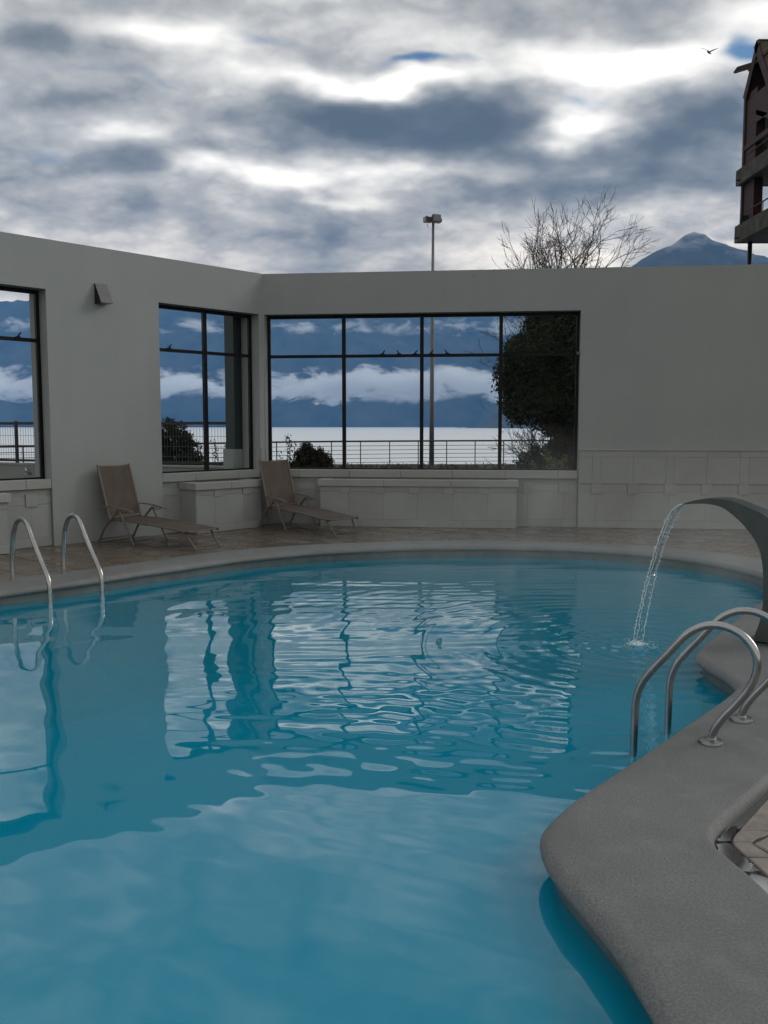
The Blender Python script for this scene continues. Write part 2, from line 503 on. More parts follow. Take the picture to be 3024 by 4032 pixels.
class MB:
    def __init__(self):
        self.v = []
        self.f = []

    def add(self, vs, fs):
        n = len(self.v)
        self.v += [tuple(p) for p in vs]
        self.f += [tuple(i + n for i in f) for f in fs]
        return self

    def hexa(self, p):
        """8 corners: bottom 0-3 counter-clockwise, top 4-7"""
        return self.add(p, [(3, 2, 1, 0), (4, 5, 6, 7), (0, 1, 5, 4), (1, 2, 6, 5), (2, 3, 7, 6), (3, 0, 4, 7)])

    def box(self, x0, x1, y0, y1, z0, z1):
        return self.hexa([(x0, y0, z0), (x1, y0, z0), (x1, y1, z0), (x0, y1, z0),
                          (x0, y0, z1), (x1, y0, z1), (x1, y1, z1), (x0, y1, z1)])

    def fbox(self, o, u, v, wv, a, b, c):
        """box in a frame: origin o, axes u v w, ranges a b c"""
        o, u, v, wv = Vector(o), Vector(u), Vector(v), Vector(wv)
        P = lambda i, j, k: o + u * a[i] + v * b[j] + wv * c[k]
        return self.hexa([P(0, 0, 0), P(1, 0, 0), P(1, 1, 0), P(0, 1, 0), P(0, 0, 1), P(1, 0, 1), P(1, 1, 1), P(0, 1, 1)])

    def tube(self, path, r, sides=10, caps=True, flat=1.0):
        path = [Vector(p) for p in path]
        n = len(path)
        rs = r if hasattr(r, '__len__') else [r] * n
        base = len(self.v)
        prev = None
        for i, p in enumerate(path):
            t = (path[min(i + 1, n - 1)] - path[max(i - 1, 0)]).normalized()
            if prev is None:
                a = Vector((0, 0, 1)) if abs(t.z) < 0.9 else Vector((1, 0, 0))
                x = a.cross(t).normalized()
            else:
                x = (prev - t * prev.dot(t)).normalized()
            prev = x
            y = t.cross(x)
            for k in range(sides):
                an = 2 * math.pi * k / sides
                self.v.append(tuple(p + (x * math.cos(an) + y * math.sin(an) * flat) * rs[i]))
        for i in range(n - 1):
            for k in range(sides):
                k2 = (k + 1) % sides
                a = base + i * sides
                b = a + sides
                self.f.append((a + k, a + k2, b + k2, b + k))
        if caps:
            self.f.append(tuple(base + k for k in reversed(range(sides))))
            self.f.append(tuple(base + (n - 1) * sides + k for k in range(sides)))
        return self

    def lathe(self, c, prof, sides=20):
        c = Vector(c)
        base = len(self.v)
        for (r, z) in prof:
            for k in range(sides):
                a = 2 * math.pi * k / sides
                self.v.append((c.x + r * math.cos(a), c.y + r * math.sin(a), c.z + z))
        for i in range(len(prof) - 1):
            for k in range(sides):
                k2 = (k + 1) % sides
                a = base + i * sides
                b = a + sides
                self.f.append((a + k, a + k2, b + k2, b + k))
        self.f.append(tuple(base + k for k in reversed(range(sides))))
        self.f.append(tuple(base + (len(prof) - 1) * sides + k for k in range(sides)))
        return self

    def ball(self, c, r, n=6, sq=(1, 1, 1)):
        c = Vector(c)
        prof = []
        base = len(self.v)
        for i in range(1, n):
            th = math.pi * i / n
            for k in range(n + 2):
                a = 2 * math.pi * k / (n + 2)
                self.v.append((c.x + r * sq[0] * math.sin(th) * math.cos(a), c.y + r * sq[1] * math.sin(th) * math.sin(a), c.z - r * sq[2] * math.cos(th)))
        s = n + 2
        for i in range(n - 2):
            for k in range(s):
                k2 = (k + 1) % s
                a = base + i * s
                self.f.append((a + k, a + k2, a + s + k2, a + s + k))
        self.f.append(tuple(base + k for k in reversed(range(s))))
        self.f.append(tuple(base + (n - 2) * s + k for k in range(s)))
        return self

    def build(self, name, m, parent=None, origin=None, smooth=False, angle=None, bevel=0.0):
        o0 = ORG[parent] if parent is not None else Vector(origin or (0, 0, 0))
        me = bpy.data.meshes.new(name)
        me.from_pydata([(p[0] - o0[0], p[1] - o0[1], p[2] - o0[2]) for p in self.v], [], self.f)
        me.materials.append(m)
        ob = bpy.data.objects.new(name, me)
        col.objects.link(ob)
        if parent is not None:
            ob.parent = parent
        else:
            ob.location = o0
        ORG[ob] = o0
        if smooth:
            if angle is None:
                me.shade_smooth()
            else:
                me.shade_smooth()
                me.set_sharp_from_angle(angle=R(angle))
        if bevel:
            b = ob.modifiers.new('bevel', 'BEVEL')
            b.width = bevel
            b.segments = 1
            b.limit_method = 'ANGLE'
        return ob


def copy_tree(o, parent=None):
    c = o.copy()
    col.objects.link(c)
    if parent is not None:
        c.parent = parent
    for ch in list(o.children):
        copy_tree(ch, c)
    return c


def catmull(pts, n=8, closed=False):
    P = [Vector(p) for p in pts]
    N = len(P)
    out = []
    for i in range(N if closed else N - 1):
        if closed:
            a, b, c, d = P[(i - 1) % N], P[i], P[(i + 1) % N], P[(i + 2) % N]
        else:
            a, b, c, d = P[max(i - 1, 0)], P[i], P[i + 1], P[min(i + 2, N - 1)]
        for k in range(n):
            t = k / n
            out.append(0.5 * ((2 * b) + (c - a) * t + (2 * a - 5 * b + 4 * c - d) * t * t + (3 * b - a - 3 * c + d) * t * t * t))
    if not closed:
        out.append(P[-1])
    return out


# ------------------------------------------------------------------ the courtyard's two walls
CORNER = Vector((-1.96, 15.1, 0))


class Plane:
    """a wall: s runs along it from the corner, o towards the courtyard, z up"""
    def __init__(self, u):
        self.u = Vector((*u, 0)).normalized()
        n = Vector((self.u.y, -self.u.x, 0))
        if n.dot(Vector((0, 0, 0)) - CORNER) < 0:
            n = -n
        self.n = n

    def p(self, s, o, z):
        return CORNER + self.u * s + self.n * o + Vector((0, 0, z))

    def box(self, mb, s, o, z):
        pts = [self.p(s[0], o[0], z[0]), self.p(s[1], o[0], z[0]), self.p(s[1], o[1], z[0]), self.p(s[0], o[1], z[0]),
               self.p(s[0], o[0], z[1]), self.p(s[1], o[0], z[1]), self.p(s[1], o[1], z[1]), self.p(s[0], o[1], z[1])]
        if self.u.cross(self.n).z < 0:
            pts = [pts[i] for i in (1, 0, 3, 2, 5, 4, 7, 6)]
        return mb.hexa(pts)


BACK = Plane((1, -0.115))
LEFT = Plane((-1, -1.12))
WALL_H = 4.05
TH = 0.45
WIN_B, WIN_T, TRANSOM = 0.885, 3.40, 2.737


def wall_mesh(pl, name, s0, s1, wins, label, s_out0):
    """a thick wall with window openings; below each window the face sits back by 5 cm"""
    mb = MB()
    cuts = [s0] + [q for wn in wins for q in wn] + [s1]
    for i in range(len(cuts) - 1):
        a, b = cuts[i], cuts[i + 1]
        if i % 2 == 0:
            a2 = a if i else s_out0
            if i == 0:
                pts = [pl.p(a, 0, -0.1), pl.p(b, 0, -0.1), pl.p(b, -TH, -0.1), pl.p(a2, -TH, -0.1)]
                pts += [q + Vector((0, 0, WALL_H + 0.1)) for q in pts]
                if pl.u.cross(pl.n).z > 0:
                    pts = [pts[k] for k in (3, 2, 1, 0, 7, 6, 5, 4)]
                mb.hexa(pts)
            else:
                pl.box(mb, (a, b), (-TH, 0), (-0.1, WALL_H))
        else:
            pl.box(mb, (a, b), (-TH, 0), (WIN_T, WALL_H))
            pl.box(mb, (a, b), (-TH, -0.062), (-0.1, 0.76))
    o = mb.build(name, M['wall'], origin=pl.p(s0, 0, 0))
    return tag(o, label, 'wall')


wall_back = wall_mesh(BACK, 'courtyard_wall', 0.0, 11.0, [(0.013, 5.075)],
                      'grey painted wall straight behind the pool with one wide window and a stone dado', -0.24)
wall_left = wall_mesh(LEFT, 'courtyard_wall', 0.0, 9.5, [(0.10, 2.01), (3.765, 5.6)],
                      'grey painted wall on the left carrying a wedge lamp between two windows', -0.24)


def make_window(pl, parent, s0, s1, mull, latches):
    fm = MB()
    z0, z1 = WIN_B + 0.002, WIN_T - 0.002
    o0, o1 = -0.235, -0.185
    g = 0.003
    bt = 0.045
    pl.box(fm, (s0 + g, s0 + g + bt), (o0, o1), (z0, z1))
    pl.box(fm, (s1 - g - bt, s1 - g), (o0, o1), (z0, z1))
    pl.box(fm, (s0 + g + bt, s1 - g - bt), (o0, o1), (z1 - 0.05, z1))
    pl.box(fm, (s0 + g + bt, s1 - g - bt), (o0, o1), (z0, z0 + 0.022))
    fr = fm.build('window', M['frame'], parent)
    ed = [s0 + g + bt] + list(mull) + [s1 - g - bt]
    hw = 0.029
    for m_ in mull:
        b = MB()
        pl.box(b, (m_ - hw, m_ + hw), (o0 - 0.004, o1 + 0.004), (z0 + 0.022, z1 - 0.05))
        b.build('mullion', M['frame'], fr)
    for i in range(len(ed) - 1):
        a = ed[i] + (hw if i else 0)
        b_ = ed[i + 1] - (hw if i + 1 < len(ed) - 1 else 0)
        t = MB()
        pl.box(t, (a, b_), (o0, o1), (TRANSOM - 0.024, TRANSOM + 0.024))
        t.build('transom', M['frame'], fr)
        for (za, zb) in ((z0 + 0.022, TRANSOM - 0.024), (TRANSOM + 0.024, z1 - 0.05)):
            p_ = MB()
            pl.box(p_, (a + 0.001, b_ - 0.001), (-0.213, -0.207), (za + 0.001, zb - 0.001))
            p_.build('pane', M['pane'], fr)
    for (ls, kind) in latches:
        b = MB()
        zt = TRANSOM + 0.024
        pl.box(b, (ls - 0.035, ls + 0.035), (o1, o1 + 0.018), (zt - 0.02, zt + 0.012))
        c = pl.p(ls, o1 + 0.014, zt + 0.012)
        b.tube([c, c + pl.u * 0.02 * kind + Vector((0, 0, 0.03)), c + pl.u * 0.045 * kind + Vector((0, 0, 0.052))], [0.012, 0.011, 0.006], 6)
        b.build('latch', M['frame'], fr)
    return fr


make_window(BACK, wall_back, 0.013, 5.075, (1.288, 2.568, 3.839), [(1.93, 1), (2.2, -1), (2.46, 1), (2.72, 1), (2.98, -1), (3.93, 1), (4.02, -1)])
make_window(LEFT, wall_left, 0.10, 2.01, (1.036,), [(1.72, -1), (0.35, 1)])
make_window(LEFT, wall_left, 3.765, 5.6, (4.65,), [(4.08, -1)])


def sill(pl, parent, s0, s1, pitch, off0):
    s = s0 + 0.002
    first = True
    while s < s1 - 0.01:
        e = min(s + (off0 if first else pitch), s1 - 0.002)
        first = False
        b = MB()
        pl.box(b, (s, e - 0.004), (-TH - 0.03, -0.006 + random.uniform(-0.002, 0.002)), (0.762, WIN_B))
        b.build('sill_stone', M['cap'], parent, bevel=0.004)
        s = e


sill(BACK, wall_back, 0.013, 5.075, 0.84, 0.55)
sill(LEFT, wall_left, 0.10, 2.01, 0.84, 0.45)
sill(LEFT, wall_left, 3.765, 5.6, 0.84, 0.36)


def stone_face(pl, parent, s0, s1, off, first_sq, pitch, ztop, rows, skip=None):
    """raised stones of the dado: base course, slabs, thin band with square blocks, upper slabs"""
    g = 0.0009

    def put(name, a, b, za, zb, proud, m=M['stone']):
        a, b = max(a, s0), min(b, s1)
        if b - a < 0.03:
            return
        if skip and a > skip[0] and b < skip[1] and zb < 0.62:
            return
        mb = MB()
        pl.box(mb, (a + g, b - g), (off, off + proud + random.uniform(-0.0015, 0.0015)), (za + g, zb - g))
        mb.build(name, m, parent, bevel=0.0018)

    k0 = int(math.floor((s0 - first_sq) / pitch)) - 1
    k1 = int(math.ceil((s1 - first_sq) / pitch)) + 1
    for k in range(k0, k1):
        q = first_sq + k * pitch
        c = q + 0.08
        put('base_stone', c - 0.02, c + pitch - 0.02, -0.012, 0.108, 0.020)
        lo = (c, c + pitch)
        put('wall_stone', lo[0], lo[1], 0.108, 0.555, 0.012)
        put('square_stone', q, q + 0.163, 0.530, 0.692, 0.027)
        put('band_stone', q + 0.163, q + pitch, 0.555, 0.668, 0.014)
        if rows > 1:
            if k % 2 == 0:
                put('strip_stone', c - 0.067, c + 0.067, 0.692, 1.112, 0.013)
                put('wall_stone', c + 0.067, c + pitch, 0.692, 1.112, 0.011)
            else:
                put('wall_stone', c, c + pitch - 0.067, 0.692, 1.112, 0.012)
            put('top_stone', c - 0.067 * (k % 2 == 0), c + pitch - 0.067 * (k % 2), 1.112, 1.212, 0.013)


# backing and stones: right pier of the back wall, under the wide window, under the left window, the corner pier
bk = MB()
BACK.box(bk, (5.081, 11.0), (0.0, 0.012), (0.0, 1.212))
bk.build('dado_backing', M['joint'], wall_back)
stone_face(BACK, wall_back, 5.085, 9.6, 0.012, 5.283, 0.563, 1.212, 2)
s = 5.081
while s < 9.6:
    b = MB()
    BACK.box(b, (s, s + 1.1), (0.0, 0.040), (1.2125, 1.236))
    b.build('dado_ledge', M['cap'], wall_back, bevel=0.003)
    s += 1.102
bk = MB()
BACK.box(bk, (0.02, 5.07), (-0.062, -0.050), (0.0, 0.755))
bk.build('dado_backing', M['joint'], wall_back)
stone_face(BACK, wall_back, 0.02, 5.07, -0.050, 4.215 - 7 * 0.563, 0.563, 0.755, 1, skip=(1.05, 4.05))
for a, b_ in ((0.105, 2.005), (3.77, 5.59)):
    bk = MB()
    LEFT.box(bk, (a, b_), (-0.062, -0.050), (0.0, 0.755))
    bk.build('dado_backing', M['joint'], wall_left)
    stone_face(LEFT, wall_left, a, b_, -0.050, a + 0.2, 0.563, 0.755, 1, skip=(0.5, 1.6) if a < 1 else None)
# corner pier facing stones
b = MB()
LEFT.box(b, (0.03, 0.098), (0.0, 0.022), (0.89, 1.212))
b.build('corner_stone', M['stone'], wall_left, bevel=0.003)
b = MB()
LEFT.box(b, (0.025, 0.102), (0.0, 0.032), (1.2125, 1.236))
b.build('dado_ledge', M['cap'], wall_left, bevel=0.003)
b = MB()
LEFT.box(b, (0.03, 0.098), (0.0, 0.022), (0.004, 0.885))
b.build('corner_stone', M['stone'], wall_left, bevel=0.003)

# buttress outside the corner: grey stone foot, dark green upper part
but = MB()
LEFT.box(but, (-0.42, 0.30), (-0.72, -TH - 0.004), (-0.1, 1.215))
butt = but.build('buttress', M['stone'], origin=LEFT.p(0, -0.6, -0.1))
tag(butt, 'dark green and grey buttress outside the wall corner, seen through the left window', 'buttress')
b = MB()
LEFT.box(b, (-0.38, 0.262), (-0.69, -TH - 0.006), (1.215, 3.9))
b.build('green_cladding', M['green'], butt)


# ------------------------------------------------------------------ planters built against the walls
def planter(pl, s0, s1, proj, label, first_sq, ov=0.04):
    root = empty('planter', pl.p((s0 + s1) / 2, proj / 2, 0), label, 'planter', 'stone planters against the courtyard walls')
    b = MB()
    pl.box(b, (s0, s1), (proj - 0.10, proj), (-0.012, 0.64))
    pl.box(b, (s0, s0 + 0.10), (-0.045, proj - 0.10), (-0.012, 0.64))
    pl.box(b, (s1 - 0.10, s1), (-0.045, proj - 0.10), (-0.012, 0.64))
    b.build('body', M['joint'], root)
    e = MB()
    pl.box(e, (s0 + 0.10, s1 - 0.10), (-0.045, proj - 0.10), (0.30, 0.55))
    e.build('soil', M['ground'], root)
    g = 0.0009
    o = proj
    def put(name, a, bb, za, zb, pr):
        a, bb = max(a, s0), min(bb, s1)
        if bb - a < 0.03:
            return
        mb = MB()
        pl.box(mb, (a + (g if a > s0 else 0), bb - (g if bb < s1 else 0)), (o, o + pr + random.uniform(-0.001, 0.001)), (za + g, zb - g))
        mb.build(name, M['stone'], root, bevel=0.0018)
    pitch = 0.553
    k0 = int(math.floor((s0 - first_sq) / pitch)) - 1
    k1 = int(math.ceil((s1 - first_sq) / pitch)) + 1
    for k in range(k0, k1):
        q = first_sq + k * pitch
        c = q + 0.08
        put('base_stone', c + 0.24, c + pitch + 0.24, -0.010, 0.110, 0.024)
        put('wall_stone', c + 0.06, c + pitch + 0.06, 0.110, 0.553, 0.012)
        put('square_stone', q, q + 0.16, 0.532, 0.638, 0.024)
        put('band_stone', q + 0.16, q + pitch, 0.556, 0.638, 0.014)
    for (a, d) in ((s0, -1), (s1, 1)):
        mb = MB()
        if d < 0:
            pl.box(mb, (a - 0.012, a), (-0.045, o + 0.010), (-0.010, 0.638))
        else:
            pl.box(mb, (a, a + 0.012), (-0.045, o + 0.010), (-0.010, 0.638))
        mb.build('end_stone', M['stone'], root, bevel=0.003)
    # coping stones
    s_ = s0 - ov
    n = max(2, round((s1 - s0) / 0.95))
    L = (s1 - s0 + 2 * ov) / n
    for i in range(n):
        mb = MB()
        pl.box(mb, (s_ + i * L + 0.001, s_ + (i + 1) * L - 0.002), (proj - 0.14, proj + ov + 0.012), (0.641, 0.748 + random.uniform(-0.002, 0.002)))
        mb.build('coping_stone', M['cap'], root, bevel=0.005)
    for (a, b_) in ((s0 - ov, s0 + 0.14), (s1 - 0.14, s1 + ov)):
        mb = MB()
        pl.box(mb, (a + 0.001, b_ - 0.001), (-0.045, proj - 0.142), (0.641, 0.748))
        mb.build('coping_stone', M['cap'], root, bevel=0.005)
    return root


planter(BACK, 0.981, 4.096, 0.30, 'long grey stone planter box below the wide back window', 1.30)
planter(LEFT, 0.40, 1.66, 0.34, 'short grey stone planter box between the two sun loungers', 0.62)
planter(LEFT, 4.55, 6.2, 0.30, 'grey stone planter box at the left edge under the far left window', 4.75)

# ------------------------------------------------------------------ pool
EDGE = [(0.746, 2.317), (0.739, 2.487), (0.722, 2.685), (0.676, 2.917), (0.616, 3.189), (0.604, 3.32), (0.610, 3.44), (0.645, 3.56),
        (0.771, 3.763), (0.916, 3.95), (1.245, 4.347), (1.651, 4.85), (1.957, 5.23), (2.134, 5.469), (2.195, 5.592), (2.212, 5.761),
        (2.200, 5.941), (2.185, 6.159), (2.235, 6.43), (2.599, 7.024), (3.05, 7.70), (3.506, 8.37), (3.93, 9.05), (4.116, 9.817),
        (3.93, 10.70), (3.501, 11.379), (2.949, 11.80), (2.394, 12.02), (1.614, 12.161), (0.95, 12.18), (0.3, 12.12), (-0.759, 11.76),
        (-1.626, 11.177), (-2.111, 10.66), (-2.60, 10.1), (-3.026, 9.567), (-3.40, 9.15), (-3.733, 8.776), (-4.2, 8.1), (-4.55, 7.1), (-4.6, 5.9),
        (-4.4, 4.6), (-3.8, 3.2), (-2.8, 1.9), (-1.5, 1.0), (-0.2, 0.75), (0.45, 1.0), (0.72, 1.6)]
edge = catmull([(x, y, 0) for x, y in EDGE], 5, True)


def offset_loop(lp, d):
    """positive d moves away from the water"""
    n = len(lp)
    out = []
    for i in range(n):
        t = (lp[(i + 1) % n] - lp[(i - 1) % n]).normalized()
        out.append(lp[i] + Vector((t.y, -t.x, 0)) * d)
    return out


area = sum(edge[i].x * edge[(i + 1) % len(edge)].y - edge[(i + 1) % len(edge)].x * edge[i].y for i in range(len(edge)))
SGN = 1.0 if area > 0 else -1.0
# outer side of the coping (paving side)
OUTER = [(1.25, 1.6), (1.36, 2.4), (1.345, 3.0), (1.305, 3.26), (1.286, 3.36), (1.30, 3.46), (1.345, 3.545), (1.438, 3.662), (1.743, 4.018),
         (2.25, 4.62), (2.85, 5.25), (3.35, 5.95), (3.75, 6.8), (4.15, 7.7), (4.5, 8.6), (4.72, 9.5), (4.62, 10.75), (4.27, 11.5), (3.699, 12.06),
         (3.069, 12.40), (2.4, 12.62), (1.689, 12.734), (1.0, 12.76), (0.313, 12.70), (-0.805, 12.40), (-1.604, 12.02), (-2.284, 11.448), (-2.661, 11.024),
         (-3.144, 10.396), (-3.448, 10.044), (-4.05, 9.45), (-4.7, 8.4), (-5.1, 7.2), (-5.15, 5.9), (-4.95, 4.5), (-4.3, 2.9), (-3.2, 1.5),
         (-1.7, 0.5), (-0.2, 0.2), (0.8, 0.45), (1.1, 1.0)]
outer = catmull([(x, y, 0) for x, y in OUTER], 5, True)
area2 = sum(outer[i].x * outer[(i + 1) % len(outer)].y - outer[(i + 1) % len(outer)].x * outer[i].y for i in range(len(outer)))
WATER_Z = -0.155


def ring_strip(mb, loops):
    base = len(mb.v)
    n = len(loops[0])
    for lp in loops:
        mb.v += [tuple(p) for p in lp]
    for i in range(len(loops) - 1):
        for k in range(n):
            k2 = (k + 1) % n
            a = base + i * n
            mb.f.append((a + k, a + k2, a + n + k2, a + n + k))
    return base


def zl(lp, z):
    return [Vector((p.x, p.y, z)) for p in lp]


cb = MB()
prof_in = [(0.13, -0.088), (0.035, -0.08), (0.012, -0.07), (0.002, -0.054), (0.0, -0.042), (0.006, -0.026), (0.020, -0.010), (0.042, -0.002), (0.065, 0.0)]
loops = [zl(offset_loop(edge, d * SGN), z) for d, z in prof_in]
ring_strip(cb, loops)
S2 = 1.0 if area2 > 0 else -1.0
prof_out = [(0.0, -0.11), (0.0, -0.045), (-0.006, -0.022), (-0.020, -0.006), (-0.038, 0.0)]
oloops = [zl(offset_loop(outer, d * S2), z) for d, z in prof_out]
ring_strip(cb, [list(reversed(l)) for l in oloops] if S2 == SGN else oloops)
# top face between both loops
inn, out_ = loops[-1], oloops[-1]
tris = tessellate_polygon([out_, inn])
vs = out_ + inn
base = len(cb.v)
cb.v += [tuple(p) for p in vs]
for t3 in tris:
    a, b, c = (vs[i] for i in t3)
    f3 = t3 if (b - a).cross(c - a).z > 0 else (t3[0], t3[2], t3[1])
    cb.f.append(tuple(base + i for i in f3))
coping = cb.build('pool_coping', M['coping'])
bm = bmesh.new()
bm.from_mesh(coping.data)
bmesh.ops.remove_doubles(bm, verts=bm.verts, dist=0.0005)
bmesh.ops.recalc_face_normals(bm, faces=bm.faces)
bm.to_mesh(coping.data)
bm.free()
coping.data.shade_smooth()
coping.data.set_sharp_from_angle(angle=R(50))
tag(coping, kind='structure')

pb = MB()
wl = offset_loop(edge, 0.055 * SGN)
ring_strip(pb, [zl(wl, -1.5), zl(wl, -0.078)])
basin = pb.build('pool_wall', M['poolwall'])
tag(basin, kind='structure')
fb = MB()
fl = zl(wl, -1.5)
tris = tessellate_polygon([fl])
fb.add(fl, [t3 if (fl[t3[1]] - fl[t3[0]]).cross(fl[t3[2]] - fl[t3[0]]).z > 0 else (t3[0], t3[2], t3[1]) for t3 in tris])
bed = fb.build('pool_floor', M['poolbed'])
tag(bed, kind='structure')

# water surface: real ripples, rings spreading from the fountain's splash
SPLASH = (2.02, 7.17)


def wave_h(X, Y):
    r = np.hypot(X - SPLASH[0], Y - SPLASH[1])
    rng = np.random.RandomState(3)

    def sig(v):
        return 1 / (1 + np.exp(-v))

    def trains(lams, amps, spread, wobble):
        hh = 0
        for lam, a in zip(lams, amps):
            th = math.pi / 2 + rng.uniform(-spread, spread)
            p = rng.uniform(0, 6.28)
            wob = wobble * (np.sin(X * rng.uniform(0.4, 1.4) + Y * rng.uniform(0.3, 1.1) + p) + 0.6 * np.sin(X * rng.uniform(1.5, 3.2) - Y * rng.uniform(0.5, 1.5) + 2 * p))
            gate = 0.65 + 0.35 * np.sin(X * rng.uniform(0.6, 2.0) + Y * rng.uniform(0.4, 1.6) + rng.uniform(0, 6.28))
            hh = hh + a * gate * np.cos(2 * np.pi * (X * math.cos(th) + Y * math.sin(th)) / lam + p + wob)
        return hh

    calm = 0.5 + 0.5 * sig((X + 1.8) * 1.3)
    # rings from the splash
    ph = 0.5 * np.sin(X * 1.7 + Y * 0.9) + 0.4 * np.sin(Y * 2.3 - X * 1.1)
    env = np.exp(-np.clip(r - 0.3, 0, None) / 1.7)
    h = 0.0023 * env * np.cos(2 * np.pi * r / 0.19 + ph) + 0.0011 * env * np.cos(2 * np.pi * r / 0.27 + 1.3 * ph + 1.0)
    # slow slop, long-crested
    h = h + calm * trains([2.6, 2.1, 1.7, 1.35, 1.1, 0.9, 0.75], [0.0028, 0.0023, 0.0019, 0.0016, 0.0014, 0.0012, 0.0011], 0.42, 0.6)
    # cross swell, weak
    h = h + calm * 0.0009 * np.cos(2 * np.pi * (X * 0.95 + Y * 0.3) / 1.3 + 0.8 * np.sin(Y * 1.1)) + calm * 0.0005 * np.cos(2 * np.pi * (X * 0.9 - Y * 0.42) / 0.7 + 0.9 * np.sin(Y * 1.7 + 1))
    # middle ripples, dying out towards the near side
    h = h + calm * (0.25 + 0.75 * sig((Y - 4.6) * 2.2)) * trains([0.62, 0.55, 0.47, 0.41, 0.36, 0.32], [0.0005, 0.00046, 0.00042, 0.00042, 0.0004, 0.00038], 0.20, 0.3)
    # fine wind-thin ripples left of the fountain
    e2 = np.exp(-((X - 0.4) / 2.0) ** 4 - ((Y - 7.4) / 3.2) ** 4) * (0.3 + 0.7 * sig((X + 1.2) * 2.0))
    h = h + e2 * trains([0.27, 0.245, 0.22, 0.2, 0.18, 0.165, 0.15, 0.14], [0.0006, 0.00056, 0.00052, 0.00046, 0.0004, 0.00034, 0.0003, 0.00026], 0.20, 0.22)
    # chop around the splash
    chop = np.exp(-(r / 0.5) ** 2)
    for _ in range(10):
        th = rng.uniform(0, 6.28)
        lam = rng.uniform(0.08, 0.17)
        h = h + chop * 0.0011 * np.cos(2 * np.pi * (X * math.cos(th) + Y * math.sin(th)) / lam + rng.uniform(0, 6.28))
    return h


def inside(P, poly):
    x, y = P[:, 0], P[:, 1]
    r = np.zeros(len(P), bool)
    n = len(poly)
    for i in range(n):
        x0, y0 = poly[i].x, poly[i].y
        x1, y1 = poly[(i + 1) % n].x, poly[(i + 1) % n].y
        c = (y0 > y) != (y1 > y)
        xi = (x1 - x0) * (y - y0) / ((y1 - y0) if y1 != y0 else 1e-9) + x0
        r ^= c & (x < xi)
    return r


STEP = 0.02
xs = np.arange(-4.85, 4.35, STEP)
ys = np.arange(0.6, 12.4, STEP)
GX, GY = np.meshgrid(xs, ys)
P2 = np.stack([GX.ravel(), GY.ravel()], 1)
keep = inside(P2, offset_loop(edge, 0.10 * SGN)).reshape(GX.shape)
H = wave_h(GX, GY) + WATER_Z
ids = -np.ones(GX.shape, int)
cellk = keep[:-1, :-1] | keep[1:, :-1] | keep[:-1, 1:] | keep[1:, 1:]
vk = np.zeros_like(keep)
vk[:-1, :-1] |= cellk; vk[1:, :-1] |= cellk; vk[:-1, 1:] |= cellk; vk[1:, 1:] |= cellk
ids[vk] = np.arange(vk.sum())
co = np.stack([GX[vk], GY[vk], H[vk]], 1).astype(np.float32)
q = np.stack([ids[:-1, :-1][cellk], ids[:-1, 1:][cellk], ids[1:, 1:][cellk], ids[1:, :-1][cellk]], 1).astype(np.int32)
me = bpy.data.meshes.new('pool_water')
me.vertices.add(len(co))
me.vertices.foreach_set('co', co.ravel())
me.loops.add(q.size)
me.loops.foreach_set('vertex_index', q.ravel())
me.polygons.add(len(q))
me.polygons.foreach_set('loop_start', np.arange(0, q.size, 4, dtype=np.int32))
me.update(calc_edges=True)
me.validate()
me.shade_smooth()
me.materials.append(M['water'])
pw = bpy.data.objects.new('pool_water', me)
col.objects.link(pw)
tag(pw, kind='structure')

# ------------------------------------------------------------------ paved deck round the pool
mid = offset_loop(outer, -0.12 * S2)
WP = [BACK.p(11.0, -0.03, 0), BACK.p(0.0, -0.03, 0), LEFT.p(9.5, -0.03, 0)]
ring = [Vector((11.5, -4, 0)), WP[0], WP[1], WP[2], Vector((-11, -4, 0))]
ring = zl(ring, -0.13)
midz = zl(mid, -0.13)
tris = tessellate_polygon([ring, midz])
vs = ring + midz
db = MB()
db.add(vs, [t3 if (vs[t3[1]] - vs[t3[0]]).cross(vs[t3[2]] - vs[t3[0]]).z > 0 else (t3[0], t3[2], t3[1]) for t3 in tris])
deck = db.build('pool_deck', M['deck'])
tag(deck, kind='structure')
ORG[deck] = Vector((0, 0, 0))

# pavers of the far deck, laid in line with the left wall
u, v = LEFT.u, LEFT.n
TS = 0.58


def clip(poly, p, nrm):
    """keep the part of a polygon on the side of point p that nrm looks to"""
    out2 = []
    for i in range(len(poly)):
        a, b = poly[i], poly[(i + 1) % len(poly)]
        da, db_ = (a - p).dot(nrm), (b - p).dot(nrm)
        if da >= 0:
            out2.append(a)
        if (da >= 0) != (db_ >= 0):
            out2.append(a.lerp(b, da / (da - db_)))
    return out2


